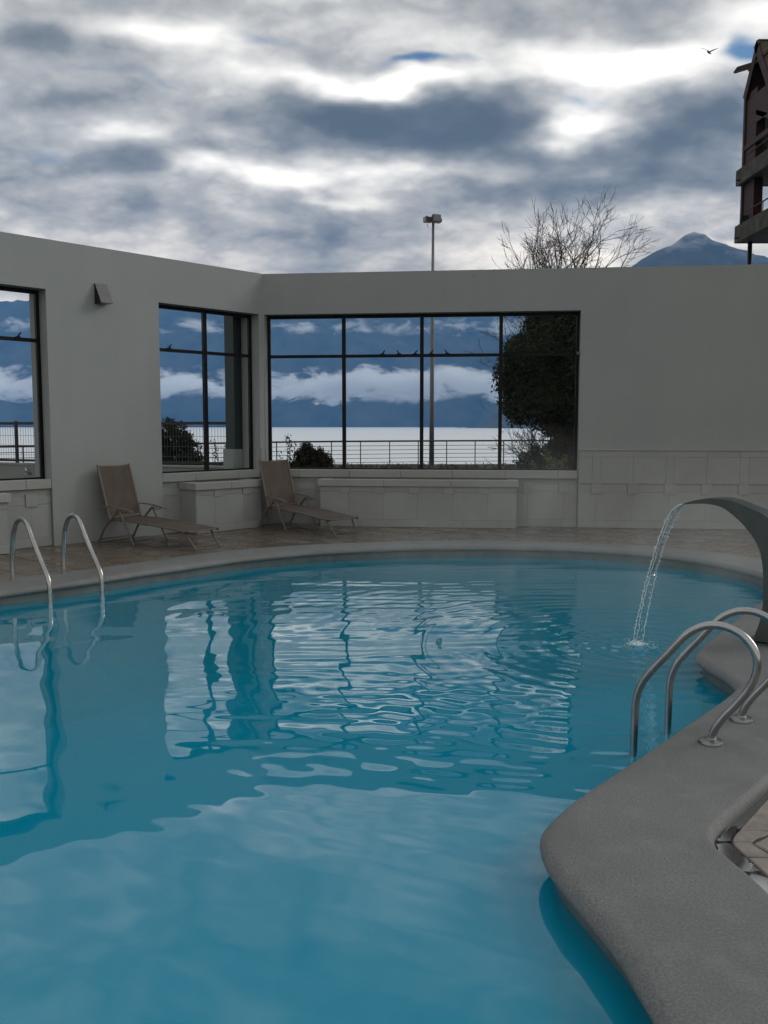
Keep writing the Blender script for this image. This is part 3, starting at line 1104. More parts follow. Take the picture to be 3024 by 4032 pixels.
h2 = TS / 2 - 0.007
tb = MB()
tb.fbox((0, 0, 0), u, v, (0, 0, 1), (-h2, h2), (-h2, h2), (-0.10, 0.0))
tmesh = bpy.data.meshes.new('paving_tile')
tmesh.from_pydata(tb.v, [], tb.f)
tmesh.materials.append(M['tile'])
bmt = bmesh.new(); bmt.from_mesh(tmesh); bmesh.ops.recalc_face_normals(bmt, faces=bmt.faces); bmt.to_mesh(tmesh); bmt.free()
onrm = offset_loop(outer, 1.0 * S2)
for i in range(-26, 26):
    for j in range(-2, 24):
        c = CORNER + u * ((i + 0.5) * TS) + v * ((j + 0.5) * TS + 0.05)
        if c.y < 7.2 or abs(c.x) / c.y > 0.56:
            continue
        sq = [c + u * a + v * b for a, b in ((-h2, -h2), (h2, -h2), (h2, h2), (-h2, h2))]
        k = min(range(len(outer)), key=lambda q_: (outer[q_] - c).length_squared)
        nrm = (onrm[k] - outer[k]).normalized()
        pl_ = clip(sq, outer[k] - nrm * 0.03, nrm)
        for W_ in (BACK, LEFT):
            if len(pl_) > 2:
                pl_ = clip(pl_, CORNER - W_.n * 0.055, W_.n)
        if len(pl_) < 3:
            continue
        ar = abs(sum(pl_[q_].x * pl_[(q_ + 1) % len(pl_)].y - pl_[(q_ + 1) % len(pl_)].x * pl_[q_].y for q_ in range(len(pl_)))) / 2
        if ar < 0.004:
            continue
        zt = -0.012 - random.uniform(0, 0.004)
        if ar > 0.98 * (2 * h2) ** 2:
            o = bpy.data.objects.new('paving_tile', tmesh)
            col.objects.link(o)
            o.parent = deck
            o.location = (c.x, c.y, zt)
            o.rotation_euler = (random.uniform(-0.004, 0.004), random.uniform(-0.004, 0.004), 0)
        else:
            n_ = len(pl_)
            if sum(pl_[q_].x * pl_[(q_ + 1) % n_].y - pl_[(q_ + 1) % n_].x * pl_[q_].y for q_ in range(n_)) < 0:
                pl_.reverse()
            mb = MB()
            mb.v = [(p.x, p.y, zt - 0.1) for p in pl_] + [(p.x, p.y, zt) for p in pl_]
            mb.f = [tuple(reversed(range(n_))), tuple(range(n_, 2 * n_))] + [(q_, (q_ + 1) % n_, n_ + (q_ + 1) % n_, n_ + q_) for q_ in range(n_)]
            mb.build('paving_tile', M['tile'], deck)


# near corner of the patio: gutter with a puddle and sandstone pavers
def poly_prism(pts, z0, z1):
    mb = MB()
    n = len(pts)
    a2 = sum(pts[i][0] * pts[(i + 1) % n][1] - pts[(i + 1) % n][0] * pts[i][1] for i in range(n))
    if a2 < 0:
        pts = list(reversed(pts))
    mb.v = [(x, y, z0) for x, y in pts] + [(x, y, z1) for x, y in pts]
    mb.f = [tuple(reversed(range(n))), tuple(range(n, 2 * n))] + [(i, (i + 1) % n, n + (i + 1) % n, n + i) for i in range(n)]
    return mb


PZ = -0.040
KP = 0.988
edge_pav = [(p.x * KP, p.y * KP) for p in catmull([(1.50, 2.3, 0), (1.47, 2.9, 0), (1.428, 3.26, 0), (1.403, 3.437, 0), (1.397, 3.51, 0), (1.418, 3.57, 0), (1.47, 3.64, 0), (1.721, 3.959, 0), (2.1, 4.42, 0), (2.6, 4.95, 0), (3.1, 5.5, 0)], 4)]
# border strip following the curve
inner_pav = [(p.x * KP, p.y * KP) for p in catmull([(1.70, 2.3, 0), (1.63, 2.9, 0), (1.555, 3.26, 0), (1.50, 3.43, 0), (1.475, 3.515, 0), (1.505, 3.56, 0), (1.60, 3.63, 0), (1.86, 3.93, 0), (2.24, 4.36, 0), (2.74, 4.87, 0), (3.22, 5.4, 0)], 4)]
n = len(edge_pav)
cutsb = [0, 11, 17, 24, 29, n - 1]
for a, b in zip(cutsb[:-1], cutsb[1:]):
    ring2 = edge_pav[a:b + 1] + list(reversed(inner_pav[a:b + 1]))
    cx = sum(p[0] for p in ring2) / len(ring2); cy = sum(p[1] for p in ring2) / len(ring2)
    ring2 = [(cx + (x - cx) * 0.988, cy + (y - cy) * 0.988) for x, y in ring2]
    poly_prism(ring2, -0.128, PZ - random.uniform(0, 0.004)).build('border_stone', M['paver'], deck, bevel=0.004)
poly_prism([(1.62, 1.9), (1.58, 2.9), (1.47, 3.3), (1.42, 3.48), (1.44, 3.55), (1.75, 3.92), (2.6, 4.9), (3.3, 4.4), (2.4, 2.2)], -0.128, PZ - 0.012).build('mortar_bed', M['moss'], deck)
rows = [[(1.62, 2.9), (1.545, 3.25), (1.45, 3.475), (1.60, 3.585), (2.25, 3.28), (2.3, 2.8)],
        [(1.605, 3.60), (1.85, 3.89), (2.5, 3.55), (2.28, 3.30)],
        [(1.90, 3.92), (2.26, 4.34), (2.85, 3.95), (2.52, 3.57)],
        [(2.28, 4.36), (2.75, 4.84), (3.3, 4.5), (2.88, 3.98)],
        [(1.72, 2.3), (1.68, 2.86), (2.3, 2.76), (2.3, 2.2)]]
for pts in rows:
    cx = sum(p[0] for p in pts) / len(pts); cy = sum(p[1] for p in pts) / len(pts)
    poly_prism([(cx + (x - cx) * 0.975, cy + (y - cy) * 0.975) for x, y in pts], -0.128, PZ + 0.002 - random.uniform(0, 0.006)).build('paving_stone', M['paver'], deck, bevel=0.005)
mo = MB()
rng = random.Random(5)
for a, b in (((1.53, 3.50), (2.3, 3.1)), ((1.62, 3.61), (2.28, 3.29)), ((1.89, 3.91), (2.51, 3.56)), ((1.62, 3.62), (1.88, 3.92)), ((1.66, 2.88), (1.53, 3.45))):
    for k in range(46):
        t = rng.random()
        x = a[0] + (b[0] - a[0]) * t + rng.gauss(0, 0.006)
        y = a[1] + (b[1] - a[1]) * t + rng.gauss(0, 0.006)
        mo.ball((x, y, PZ - 0.006), rng.uniform(0.005, 0.013), 4, (1, 1, 0.7))
tag(mo.build('moss', M['moss'], origin=(1.6, 3.5, PZ)), 'brown and green moss growing in the joints of the sandstone paving', 'moss', kind='stuff')
# the gutter bed and two puddles standing in it
gut = [(p.x, p.y) for p in offset_loop(outer, 0.001 * S2)]
gi = [i for i, p in enumerate(gut) if p[0] > 1.2 and 1.9 < p[1] < 4.9]
ga = [gut[i] for i in gi]
ga.sort(key=lambda p: p[1])


def along(lst, t):
    k = t * (len(lst) - 1)
    i = min(int(k), len(lst) - 2)
    f = k - i
    return (lst[i][0] + (lst[i + 1][0] - lst[i][0]) * f, lst[i][1] + (lst[i + 1][1] - lst[i][1]) * f)


ea = sorted([p for p in edge_pav if 2.3 <= p[1] <= 4.9], key=lambda p: p[1])


def at_y(lst, y):
    for i in range(len(lst) - 1):
        if lst[i][1] <= y <= lst[i + 1][1]:
            f = (y - lst[i][1]) / max(lst[i + 1][1] - lst[i][1], 1e-6)
            return lst[i][0] + (lst[i + 1][0] - lst[i][0]) * f
    return lst[-1][0]


def gutter_strip(ya, yb, n_, inset, z0, z1, seed, taper):
    rr = random.Random(seed)
    L_, R_ = [], []
    for k in range(n_ + 1):
        y = ya + (yb - ya) * k / n_
        xl, xr = at_y(ga, y) + inset, at_y(ea, y) - inset
        wv_ = rr.uniform(0, 0.012) * taper
        if taper and (k == 0 or k == n_):
            xl, xr = (xl * 0.6 + xr * 0.4), (xl * 0.4 + xr * 0.6)
        L_.append((xl + wv_, y))
        R_.append((xr - rr.uniform(0, 0.012) * taper, y))
    mb = MB()
    for (a, b) in zip(L_, R_):
        mb.v += [(a[0], a[1], z1), (b[0], b[1], z1), (a[0], a[1], z0), (b[0], b[1], z0)]
    for k in range(n_):
        a = k * 4
        mb.f += [(a, a + 1, a + 5, a + 4), (a + 2, a + 6, a + 7, a + 3), (a, a + 4, a + 6, a + 2), (a + 1, a + 3, a + 7, a + 5)]
    mb.f += [(0, 2, 3, 1), (n_ * 4, n_ * 4 + 1, n_ * 4 + 3, n_ * 4 + 2)]
    return mb


gutter_strip(2.35, 4.6, 60, -0.012, -0.128, -0.058, 1, 0).build('gutter', M['flange_concrete'], deck)
for (ya, yb, seed) in ((2.5, 3.235, 1), (3.25, 3.485, 2), (3.50, 3.64, 3)):
    mb = gutter_strip(ya, yb, 22, 0.003, -0.0575, -0.046, seed, 1)
    tag(mb.build('puddle', M['puddle'], origin=(mb.v[0][0], ya, -0.058)),
        {1: 'long narrow puddle in the gutter beside the kerb, nearest the bottom of the photo', 2: 'bright puddle at the bend of the gutter between kerb and sandstone paving',
         3: 'small puddle in the gutter just above the bend'}[seed], 'puddle', 'puddles standing in the gutter')

# ------------------------------------------------------------------ ladders
def hoop(path2, P0, e, r=0.0212, n=8):
    pts = catmull([(P0[0] + e[0] * L, P0[1] + e[1] * L, z) for L, z in path2], n)
    return pts


def ladder_near():
    e = Vector((-0.79, 0.60, 0)).normalized()
    sh = Vector((0.293, 0.357, 0))
    prof = [(0.0, -0.02), (-0.003, 0.03), (-0.022, 0.085), (-0.066, 0.155), (-0.125, 0.232), (-0.178, 0.315), (-0.209, 0.41), (-0.198, 0.497),
            (-0.145, 0.566), (-0.072, 0.602), (0.0, 0.607), (0.068, 0.588), (0.145, 0.533), (0.24, 0.418), (0.335, 0.30), (0.378, 0.225), (0.398, 0.15), (0.403, 0.05), (0.405, -0.3), (0.405, -1.1)]
    base = Vector((1.657, 4.506, 0))
    root = empty('pool_ladder', base, 'near stainless pool ladder with two P shaped grab rails on round flanges, at the right', 'pool ladder', 'pool ladders')
    for k in (0, 1):
        b0 = base + sh * k
        mb = MB()
        mb.tube(hoop(prof, b0, e), 0.0205, 16)
        h = mb.build('grab_rail', M['steel'], root, smooth=True, angle=60)
        fl = MB()
        fl.lathe(b0, [(0.062, -0.002), (0.063, 0.006), (0.058, 0.016), (0.046, 0.021), (0.028, 0.022), (0.024, 0.03)], 28)
        fl.build('flange', M['flange'], root, smooth=True, angle=40)
    for z in (-0.33, -0.58, -0.83):
        a = base + e * 0.405 + Vector((0, 0, z))
        tr = MB()
        tr.fbox(a, sh.normalized(), e, (0, 0, 1), (0.02, sh.length - 0.02), (-0.05, 0.03), (-0.012, 0.012))
        tr.build('tread', M['white_plastic'], root, bevel=0.004)


ladder_near()


def ladder_far():
    e = Vector((0.75, -0.66, 0)).normalized()
    prof = [(0.0, -0.02), (0.0, 0.2), (0.045, 0.44), (0.10, 0.545), (0.17, 0.615), (0.25, 0.645), (0.33, 0.645), (0.41, 0.618), (0.475, 0.565), (0.545, 0.48), (0.70, 0.31),
            (0.86, 0.155), (0.915, 0.09), (0.938, 0.03), (0.942, -0.08), (0.943, -0.3), (0.943, -1.1)]
    prof = [(L * 0.80, z) for L, z in prof]
    base = Vector((-3.881, 9.454, 0))
    sh = Vector((0.396, 0.397, 0))
    root = empty('pool_ladder', base, 'far stainless pool ladder with two arched grab rails, at the left edge of the pool', 'pool ladder', 'pool ladders')
    for k in (0, 1):
        b0 = base + sh * k
        mb = MB()
        mb.tube(hoop(prof, b0, e), 0.0242, 16)
        mb.build('grab_rail', M['steel'], root, smooth=True, angle=60)
    for z in (-0.172, -0.245, -0.32, -0.60):
        a = base + e * 0.943 * 0.80 + Vector((0, 0, z))
        tr = MB()
        tr.fbox(a, sh.normalized(), e, (0, 0, 1), (0.02, sh.length - 0.02), (-0.03, 0.015), (-0.012, 0.012))
        tr.build('tread', M['white_plastic'], root, bevel=0.004)


ladder_far()

# ------------------------------------------------------------------ swan-neck fountain
def fountain():
    P0 = Vector((2.75, 6.63, 0))
    e = Vector((-0.807, 0.59, 0)).normalized()
    sd = Vector((-e.y, e.x, 0))
    if sd.y > 0:
        sd = -sd          # side that faces the camera
    far = -sd
    root = empty('swan_neck_fountain', P0, 'curved brushed steel swan neck fountain pouring water into the pool at the right', 'fountain')
    # paired inner/outer curve points (along e, z)
    pairs = [((0.572, 1.000), (0.574, 1.008)), ((0.50, 1.010), (0.50, 1.034)), ((0.42, 1.015), (0.42, 1.050)), ((0.35, 1.010), (0.345, 1.058)), ((0.29, 0.997), (0.27, 1.056)),
             ((0.235, 0.966), (0.185, 1.038)), ((0.18, 0.922), (0.085, 1.000)), ((0.13, 0.878), (-0.005, 0.962)), ((0.075, 0.815), (-0.10, 0.895)), ((0.03, 0.748), (-0.17, 0.81)),
             ((0.0, 0.68), (-0.215, 0.70)), ((-0.02, 0.58), (-0.235, 0.57)), ((-0.031, 0.46), (-0.235, 0.44)), ((-0.034, 0.34), (-0.225, 0.32)), ((-0.027, 0.24), (-0.215, 0.22)),
             ((-0.012, 0.15), (-0.21, 0.13)), ((0.012, 0.07), (-0.205, 0.06)), ((0.02, 0.018), (-0.205, 0.018))]
    wdt = [0.20, 0.20, 0.205, 0.21, 0.22, 0.23, 0.24, 0.24, 0.20, 0.20, 0.20, 0.20, 0.20, 0.20, 0.20, 0.21, 0.22, 0.225]
    ins = catmull([(a[0], w_, a[1]) for (a, b), w_ in zip(pairs, wdt)], 4)
    ous = catmull([(b[0], w_, b[1]) for (a, b), w_ in zip(pairs, wdt)], 4)
    mb = MB()
    N = len(ins)
    for i in range(N):
        w2 = ins[i].y
        for (q, s_) in ((ins[i], 0.0), (ous[i], 0.0), (ous[i], 1.0), (ins[i], 1.0)):
            p = P0 + e * q.x + far * (s_ * w2) + Vector((0, 0, q.z))
            mb.v.append(tuple(p))
    for i in range(N - 1):
        for k in range(4):
            a = i * 4 + k
            b = i * 4 + (k + 1) % 4
            mb.f.append((a, b, b + 4, a + 4))
    mb.f.append((3, 2, 1, 0))
    mb.f.append(tuple((N - 1) * 4 + k for k in range(4)))
    bd = mb.build('spout_blade', M['brushed'], root, smooth=True, angle=35)
    bm_ = bmesh.new(); bm_.from_mesh(bd.data); bmesh.ops.recalc_face_normals(bm_, faces=bm_.faces); bm_.to_mesh(bd.data); bm_.free()
    bl = MB()
    bl.fbox(P0, e, far, (0, 0, 1), (-0.27, 0.075), (-0.055, 0.275), (-0.002, 0.012))
    bl.build('base_plate', M['brushed'], root, bevel=0.002)
    for (a, b) in ((0.05, -0.03), (0.05, 0.25), (-0.245, -0.03), (-0.245, 0.25)):
        bo = MB()
        c = P0 + e * a + far * b
        bo.lathe((c.x, c.y, 0.012), [(0.011, 0.0), (0.011, 0.008), (0.006, 0.012)], 6)
        bo.build('bolt', M['steel'], root)
    # falling water: two ropes at the lip's corners with a thin sheet between and beads
    wroot = empty('water_jet', P0 + e * 0.9 + Vector((0, 0, WATER_Z)), 'thin twin stream of falling water from the fountain lip to the pool', 'water')
    lip = Vector((0.572, 0, 1.004))
    rr = random.Random(11)

    def fall(t, k):
        # t 0..1 from lip to water, ballistic; k 0 near edge .. 1 far edge, drawing together
        drop = (1.004 - WATER_Z) * t * t
        L = 0.572 + 0.37 * t
        wob = 0.006 * math.sin(9 * t + 3 * k) * t
        side = (-0.02 + 0.245 * k) * (1 - 0.16 * t) + 0.02 * t
        return P0 + e * (L + wob) + far * side + Vector((0, 0, 1.004 - drop))
    n = 70
    for k in (0.0, 0.3, 0.93):
        mb = MB()
        pts = [fall(i / n, k) + Vector((rr.gauss(0, 1), rr.gauss(0, 1), 0)) * 0.0035 * (i / n) for i in range(n + 1)]
        mb.tube(pts, [0.0045 - 0.0028 * (i / n) + 0.0022 * rr.random() ** 2 * (i / n) for i in range(n + 1)], 7)
        mb.build('water_rope', M['drop'], wroot, smooth=True)
    sh = MB()
    m_ = 26
    for i in range(m_ + 1):
        t = i / m_ * 0.72
        for k in range(7):
            sh.v.append(tuple(fall(t, k / 6 * 0.93) + e * 0.006 * math.sin(k * 2.1 + i * 0.7)))
    for i in range(m_):
        for k in range(6):
            a = i * 7 + k
            sh.f.append((a, a + 1, a + 8, a + 7))
    so = sh.build('water_sheet', M['sheet'], wroot, smooth=True)
    sm = so.modifiers.new('thickness', 'SOLIDIFY')
    sm.thickness = 0.003
    dr = MB()
    for _ in range(240):
        t = rr.uniform(0.25, 0.995)
        p = fall(t, rr.choice((0.0, 0.93, rr.random()))) + Vector((rr.gauss(0, 0.006), rr.gauss(0, 0.006), rr.gauss(0, 0.01)))
        dr.ball(p, rr.uniform(0.002, 0.0055), 4, (1, 1, rr.uniform(1, 2)))
    tag(dr.build('droplets', M['drop'], wroot, smooth=True), kind='stuff')
    c = (fall(1, 0) + fall(1, 0.93)) / 2
    fo = MB()
    for _ in range(420):
        r_ = abs(rr.gauss(0, 0.09))
        a = rr.uniform(0, 6.28)
        fo.ball((c.x + r_ * math.cos(a), c.y + r_ * math.sin(a), WATER_Z + 0.001), rr.uniform(0.0015, 0.006) * (1 - min(r_ / 0.3, 0.7)), 4, (1.6, 1.6, 0.5))
    for _ in range(60):
        r_ = abs(rr.gauss(0, 0.05))
        a = rr.uniform(0, 6.28)
        fo.ball((c.x + r_ * math.cos(a), c.y + r_ * math.sin(a), WATER_Z + abs(rr.gauss(0, 0.025))), rr.uniform(0.002, 0.005), 4)
    tag(fo.build('foam', M['foam'], wroot, smooth=True), kind='stuff')


fountain()

# ------------------------------------------------------------------ sun loungers
def make_lounger(name, loc, rz, label):
    root = empty(name, loc, label, 'sun lounger', 'sun loungers on the pool deck', rz)
    o = ORG[root] = Vector((0, 0, 0))
    W2 = 0.285
    tube_r = 0.0125
    # side view (x along, z up), origin under the front feet
    back_b, back_t = (-0.50, 0.345), (-0.715, 1.075)
    hinge = (0.20, 0.300)
    foot = (0.955, 0.235)
    seat_r = (-0.545, 0.325)

    def flat_tube(mb, p, q, rr=tube_r, n=2):
        mb.tube([p, q], rr, 8, True, 1.0)
        return mb

    def sling(a, b, sag, name, y=W2 - 0.018, rows_=14, sway=0.0):
        mb = MB()
        nx, ny = rows_, 8
        rr = random.Random(len(name) + int(loc[0] * 100))
        for lay in (0, 1):
            for i in range(nx + 1):
                t = i / nx
                for j in range(ny + 1):
                    s_ = j / ny * 2 - 1
                    x = a[0] + (b[0] - a[0]) * t
                    z = a[1] + (b[1] - a[1]) * t
                    d = sag * (1 - s_ * s_) * (0.6 + 0.4 * math.sin(math.pi * t))
                    d += 0.0035 * math.sin(t * 31 + 2.2 * math.sin(s_ * 2)) * (1 - s_ * s_)
                    nx_, nz_ = -(b[1] - a[1]), (b[0] - a[0])
                    ln = math.hypot(nx_, nz_)
                    off = -d - 0.003 * lay
                    mb.v.append((x + nx_ / ln * off, s_ * y, z + nz_ / ln * off))
        K = (nx + 1) * (ny + 1)
        for lay in (0, 1):
            for i in range(nx):
                for j in range(ny):
                    p = lay * K + i * (ny + 1) + j
                    f = (p, p + 1, p + ny + 2, p + ny + 1)
                    mb.f.append(f if lay == 0 else tuple(reversed(f)))
        return mb.build(name, M['sling'], root, smooth=True)

    sling((-0.710, 1.055), (-0.507, 0.372), 0.022, 'backrest_sling')
    sling((0.19, 0.302), (-0.50, 0.338), 0.018, 'seat_sling')
    sling((0.945, 0.238), (0.215, 0.302), 0.020, 'footrest_sling')
    # frames
    bf = MB()
    for y in (-W2, W2):
        bf.tube([(back_b[0] + 0.01, y, back_b[1] - 0.03), (back_b[0], y, back_b[1]), (back_t[0] + 0.02, y, back_t[1] - 0.07), (back_t[0], y, back_t[1])], [0.016, 0.016, 0.016, 0.013], 8)
    bf.tube([(back_b[0] + 0.004, -W2, back_b[1] + 0.008), (back_b[0] + 0.004, W2, back_b[1] + 0.008)], 0.011, 8)
    bf.tube([(back_t[0] + 0.004, -W2, back_t[1] - 0.014), (back_t[0] - 0.014, -0.12, back_t[1] - 0.028), (back_t[0] - 0.014, 0.12, back_t[1] - 0.028), (back_t[0] + 0.004, W2, back_t[1] - 0.014)], 0.008, 8)
    bf.build('backrest_frame', M['chairmetal'], root, smooth=True, angle=50)
    sf = MB()
    for y in (-W2, W2):
        sf.tube([(seat_r[0], y, seat_r[1]), (-0.1, y, 0.318), (hinge[0], y, hinge[1])], 0.0125, 8)
    sf.tube([(seat_r[0], -W2, seat_r[1]), (seat_r[0], W2, seat_r[1])], 0.011, 8)
    sf.tube([(0.19, -W2, 0.29), (0.19, W2, 0.29)], 0.010, 8)
    sf.build('seat_frame', M['chairmetal'], root, smooth=True, angle=50)
    ff = MB()
    for y in (-W2 + 0.004, W2 - 0.004):
        ff.tube([(hinge[0] - 0.01, y, hinge[1] + 0.006), (foot[0], y, foot[1])], 0.0125, 8)
    ff.tube([(foot[0] - 0.004, -W2, foot[1]), (foot[0] - 0.004, W2, foot[1])], 0.011, 8)
    ff.build('footrest_frame', M['chairmetal'], root, smooth=True, angle=50)
    for y in (-W2 + 0.004, W2 - 0.004):
        k = MB()
        k.tube([(foot[0] - 0.03, y, foot[1]), (foot[0] + 0.014, y, foot[1] - 0.002)], 0.0165, 8)
        k.build('end_cap', M['plastic'], root, smooth=True, angle=50)
    yl = W2 + 0.026
    for s_ in (-1, 1):
        y = s_ * yl
        l = MB()
        l.tube([(-0.285, y, 0.462), (-0.20, y, 0.325), (-0.01, y, 0.014), (0.0, y, 0.0)], [0.015, 0.015, 0.015, 0.0155], 8)
        l.build('leg', M['chairmetal'], root, smooth=True, angle=50)
        l = MB()
        l.tube([(-0.30, y, 0.462), (-0.43, y, 0.335), (-0.55, y, 0.235), (-0.60, y, 0.165), (-0.70, y, 0.0)], [0.015, 0.015, 0.015, 0.015, 0.0155], 8)
        l.build('leg', M['chairmetal'], root, smooth=True, angle=50)
        e = MB()
        ye = s_ * 0.235
        e.tube([(0.86, ye * 1.1, 0.225), (0.93, ye, 0.14), (1.04, ye * 0.95, 0.012), (1.045, ye * 0.95, 0.0)], [0.014, 0.014, 0.014, 0.0155], 8)
        e.build('end_leg', M['chairmetal'], root, smooth=True, angle=50)
        a = MB()
        pts = catmull([(-0.60, y * 1.0, 0.505), (-0.45, y, 0.512), (-0.28, y, 0.498), (-0.12, y, 0.475), (0.0, y, 0.452)], 5)
        n_ = len(pts)
        for i, p in enumerate(pts):
            t = i / (n_ - 1)
            hw = 0.018 + 0.012 * math.sin(math.pi * min(1, t * 1.15))
            for (dy_, dz_) in ((-hw, -0.006), (hw, -0.006), (hw * 0.85, 0.007), (-hw * 0.85, 0.007)):
                a.v.append((p.x, p.y + dy_, p.z + dz_))
        for i in range(n_ - 1):
            for k in range(4):
                q0 = i * 4 + k
                q1 = i * 4 + (k + 1) % 4
                a.f.append((q0, q1, q1 + 4, q0 + 4))
        a.f.append((3, 2, 1, 0))
        a.f.append(tuple((n_ - 1) * 4 + k for k in range(4)))
        arm = a.build('armrest', M['chairmetal'], root, smooth=True, angle=50)
        rk = MB()
        rk.tube([(-0.285, y, 0.48), (-0.275, y, 0.452), (-0.20, y, 0.438), (-0.13, y, 0.447), (-0.11, y, 0.468)], 0.005, 6)
        for i in range(4):
            x = -0.245 + i * 0.034
            rk.tube([(x, y, 0.486 - i * 0.004), (x + 0.006, y, 0.458)], 0.0055, 6)
        rk.build('ratchet', M['plastic'], arm)
    br = MB()
    br.tube([(-0.675, -yl, 0.045), (-0.675, yl, 0.045)], 0.0095, 8)
    br.build('crossbar', M['chairmetal'], root, smooth=True, angle=50)
    br = MB()
    br.tube([(-0.03, -yl, 0.05), (-0.03, yl, 0.05)], 0.0095, 8)
    br.build('crossbar', M['chairmetal'], root, smooth=True, angle=50)
    br = MB()
    br.tube([(1.012, -0.225, 0.045), (1.012, 0.225, 0.045)], 0.009, 8)
    br.build('crossbar', M['chairmetal'], root, smooth=True, angle=50)
    return root


FZ = -0.013
e1 = Vector((0.85, -0.527, 0)).normalized()
w1 = Vector((0.527, 0.85, 0)).normalized()
c1 = Vector((-3.372, 12.252, FZ)) + w1 * 0.311
make_lounger('sun_lounger', c1, math.atan2(e1.y, e1.x), 'brown fabric sun lounger beside the far pool ladder, its back raised against the plain wall')
e2 = Vector((0.70, -0.715, 0)).normalized()
w2_ = Vector((0.715, 0.70, 0)).normalized()
c2 = Vector((-1.50, 13.98, FZ)) + w2_ * 0.311
make_lounger('sun_lounger', c2, math.atan2(e2.y, e2.x), 'brown fabric sun lounger standing in the wall corner between the two planters')

# ------------------------------------------------------------------ wedge lamp on the left wall
def wall_lamp():
    s0, s1, z0, z1, d = 2.868, 3.05, 3.28, 3.555, 0.165
    root = empty('wall_lamp', LEFT.p((s0 + s1) / 2, 0.0, z0), 'wedge shaped grey outdoor lamp fixed high on the left wall', 'wall lamp')
    P = LEFT.p
    mb = MB()
    mb.v = [tuple(P(s0, 0.002, z0)), tuple(P(s1, 0.002, z0)), tuple(P(s1, 0.002, z1)), tuple(P(s0, 0.002, z1)),
            tuple(P(s0, d, z0)), tuple(P(s1, d, z0)), tuple(P(s1, d, z0 + 0.012)), tuple(P(s0, d, z0 + 0.012)), tuple(P(s0, 0.02, z1)), tuple(P(s1, 0.02, z1))]
    mb.f = [(8, 9, 6, 7), (7, 6, 5, 4), (3, 2, 9, 8)]
    hood = mb.build('hood', M['lampcase'], root)
    sd = MB()
    sd.v = mb.v
    sd.f = [(0, 4, 7, 8, 3), (1, 2, 9, 6, 5), (0, 3, 2, 1)]
    sd.build('side_cheek', M['lampblack'], root)
    bt = MB()
    bt.v = [tuple(P(s0, 0.002, z0)), tuple(P(s1, 0.002, z0)), tuple(P(s1, d, z0)), tuple(P(s0, d, z0))]
    bt.f = [(0, 1, 2, 3)]
    bt.build('bottom_rim', M['lampblack'], root)
    gl = MB()
    LEFT.box(gl, (s0 + 0.022, s1 - 0.022), (0.03, d - 0.022), (z0 - 0.004, z0 - 0.001))
    gl.build('lens', M['lampglass'], root)


wall_lamp()

# bracket on the right jamb of the wide window
b = MB()
BACK.box(b, (5.03, 5.07), (-0.18, -0.02), (2.72, 2.76))
b.ball(BACK.p(5.035, -0.03, 2.745), 0.02, 6)
tag(b.build('window_stay', M['lampcase'], origin=BACK.p(5.05, -0.1, 2.74)), 'small grey stay fixed to the right jamb of the wide window', 'window stay')

# ------------------------------------------------------------------ outside: ground, lake, hills
g = MB()
g.add([(-120, 12, -0.14), (-120, 60, -0.14), (120, 60, -0.14), (120, 12, -0.14)], [])
nx, ny = 90, 40
g = MB()
for j in range(ny + 1):
    for i in range(nx + 1):
        x = -60 + 120 * i / nx
        y = 14.3 + 27.5 * j / ny
        z = -0.14 + 0.05 * noise.noise(Vector((x * 0.6, y * 0.6, 0))) * (1 if y > 17 else 0)
        g.v.append((x, y, z))
for j in range(ny):
    for i in range(nx):
        a = j * (nx + 1) + i
        g.f.append((a, a + 1, a + nx + 2, a + nx + 1))
k = len(g.v)
g.v += [(-60, 41.8, -0.14), (60, 41.8, -0.14), (60, 44, -4.4), (-60, 44, -4.4)]
g.f.append((k, k + 1, k + 2, k + 3))
tag(g.build('ground', M['ground'], smooth=True), kind='structure')
g = MB()
g.add([(-9000, -300, -4.9), (9000, -300, -4.9), (9000, 14.3, -4.9), (-9000, 14.3, -4.9)], [(0, 1, 2, 3)])
lk = MB()
lk.add([(-9000, 30, -4.2), (9000, 30, -4.2), (9000, 5600, -4.2), (-9000, 5600, -4.2)], [(0, 1, 2, 3)])
tag(lk.build('lake', M['lake']), kind='structure')
yd = MB()
yd.add([(-400, -300, -0.35), (400, -300, -0.35), (400, 14.2, -0.35), (-400, 14.2, -0.35)], [])
# land round the hotel, cut out where the pool is
rg = [Vector((-400, -300, -0.30)), Vector((400, -300, -0.30)), Vector((400, 14.35, -0.30)), Vector((-400, 14.35, -0.30))]
hl = zl([Vector((-11, -4, 0)), Vector((11.5, -4, 0)), WP[0], Vector((9.0, 14.2, 0)), Vector((-1.0, 14.2, 0)), Vector((-3, 13.6, 0)), WP[2]], -0.30)
tris = tessellate_polygon([rg, hl])
vs = rg + hl
yd = MB()
yd.add(vs, [t3 if (vs[t3[1]] - vs[t3[0]]).cross(vs[t3[2]] - vs[t3[0]]).z > 0 else (t3[0], t3[2], t3[1]) for t3 in tris])
tag(yd.build('terrain', M['ground']), kind='structure')

hm = MB()
nx, ny = 420, 64
HX = np.linspace(-3600, 3600, nx + 1)


def fb2(x, y, o=5):
    return noise.fractal(Vector((x, y, 3.7)), 1.0, 2.0, o)


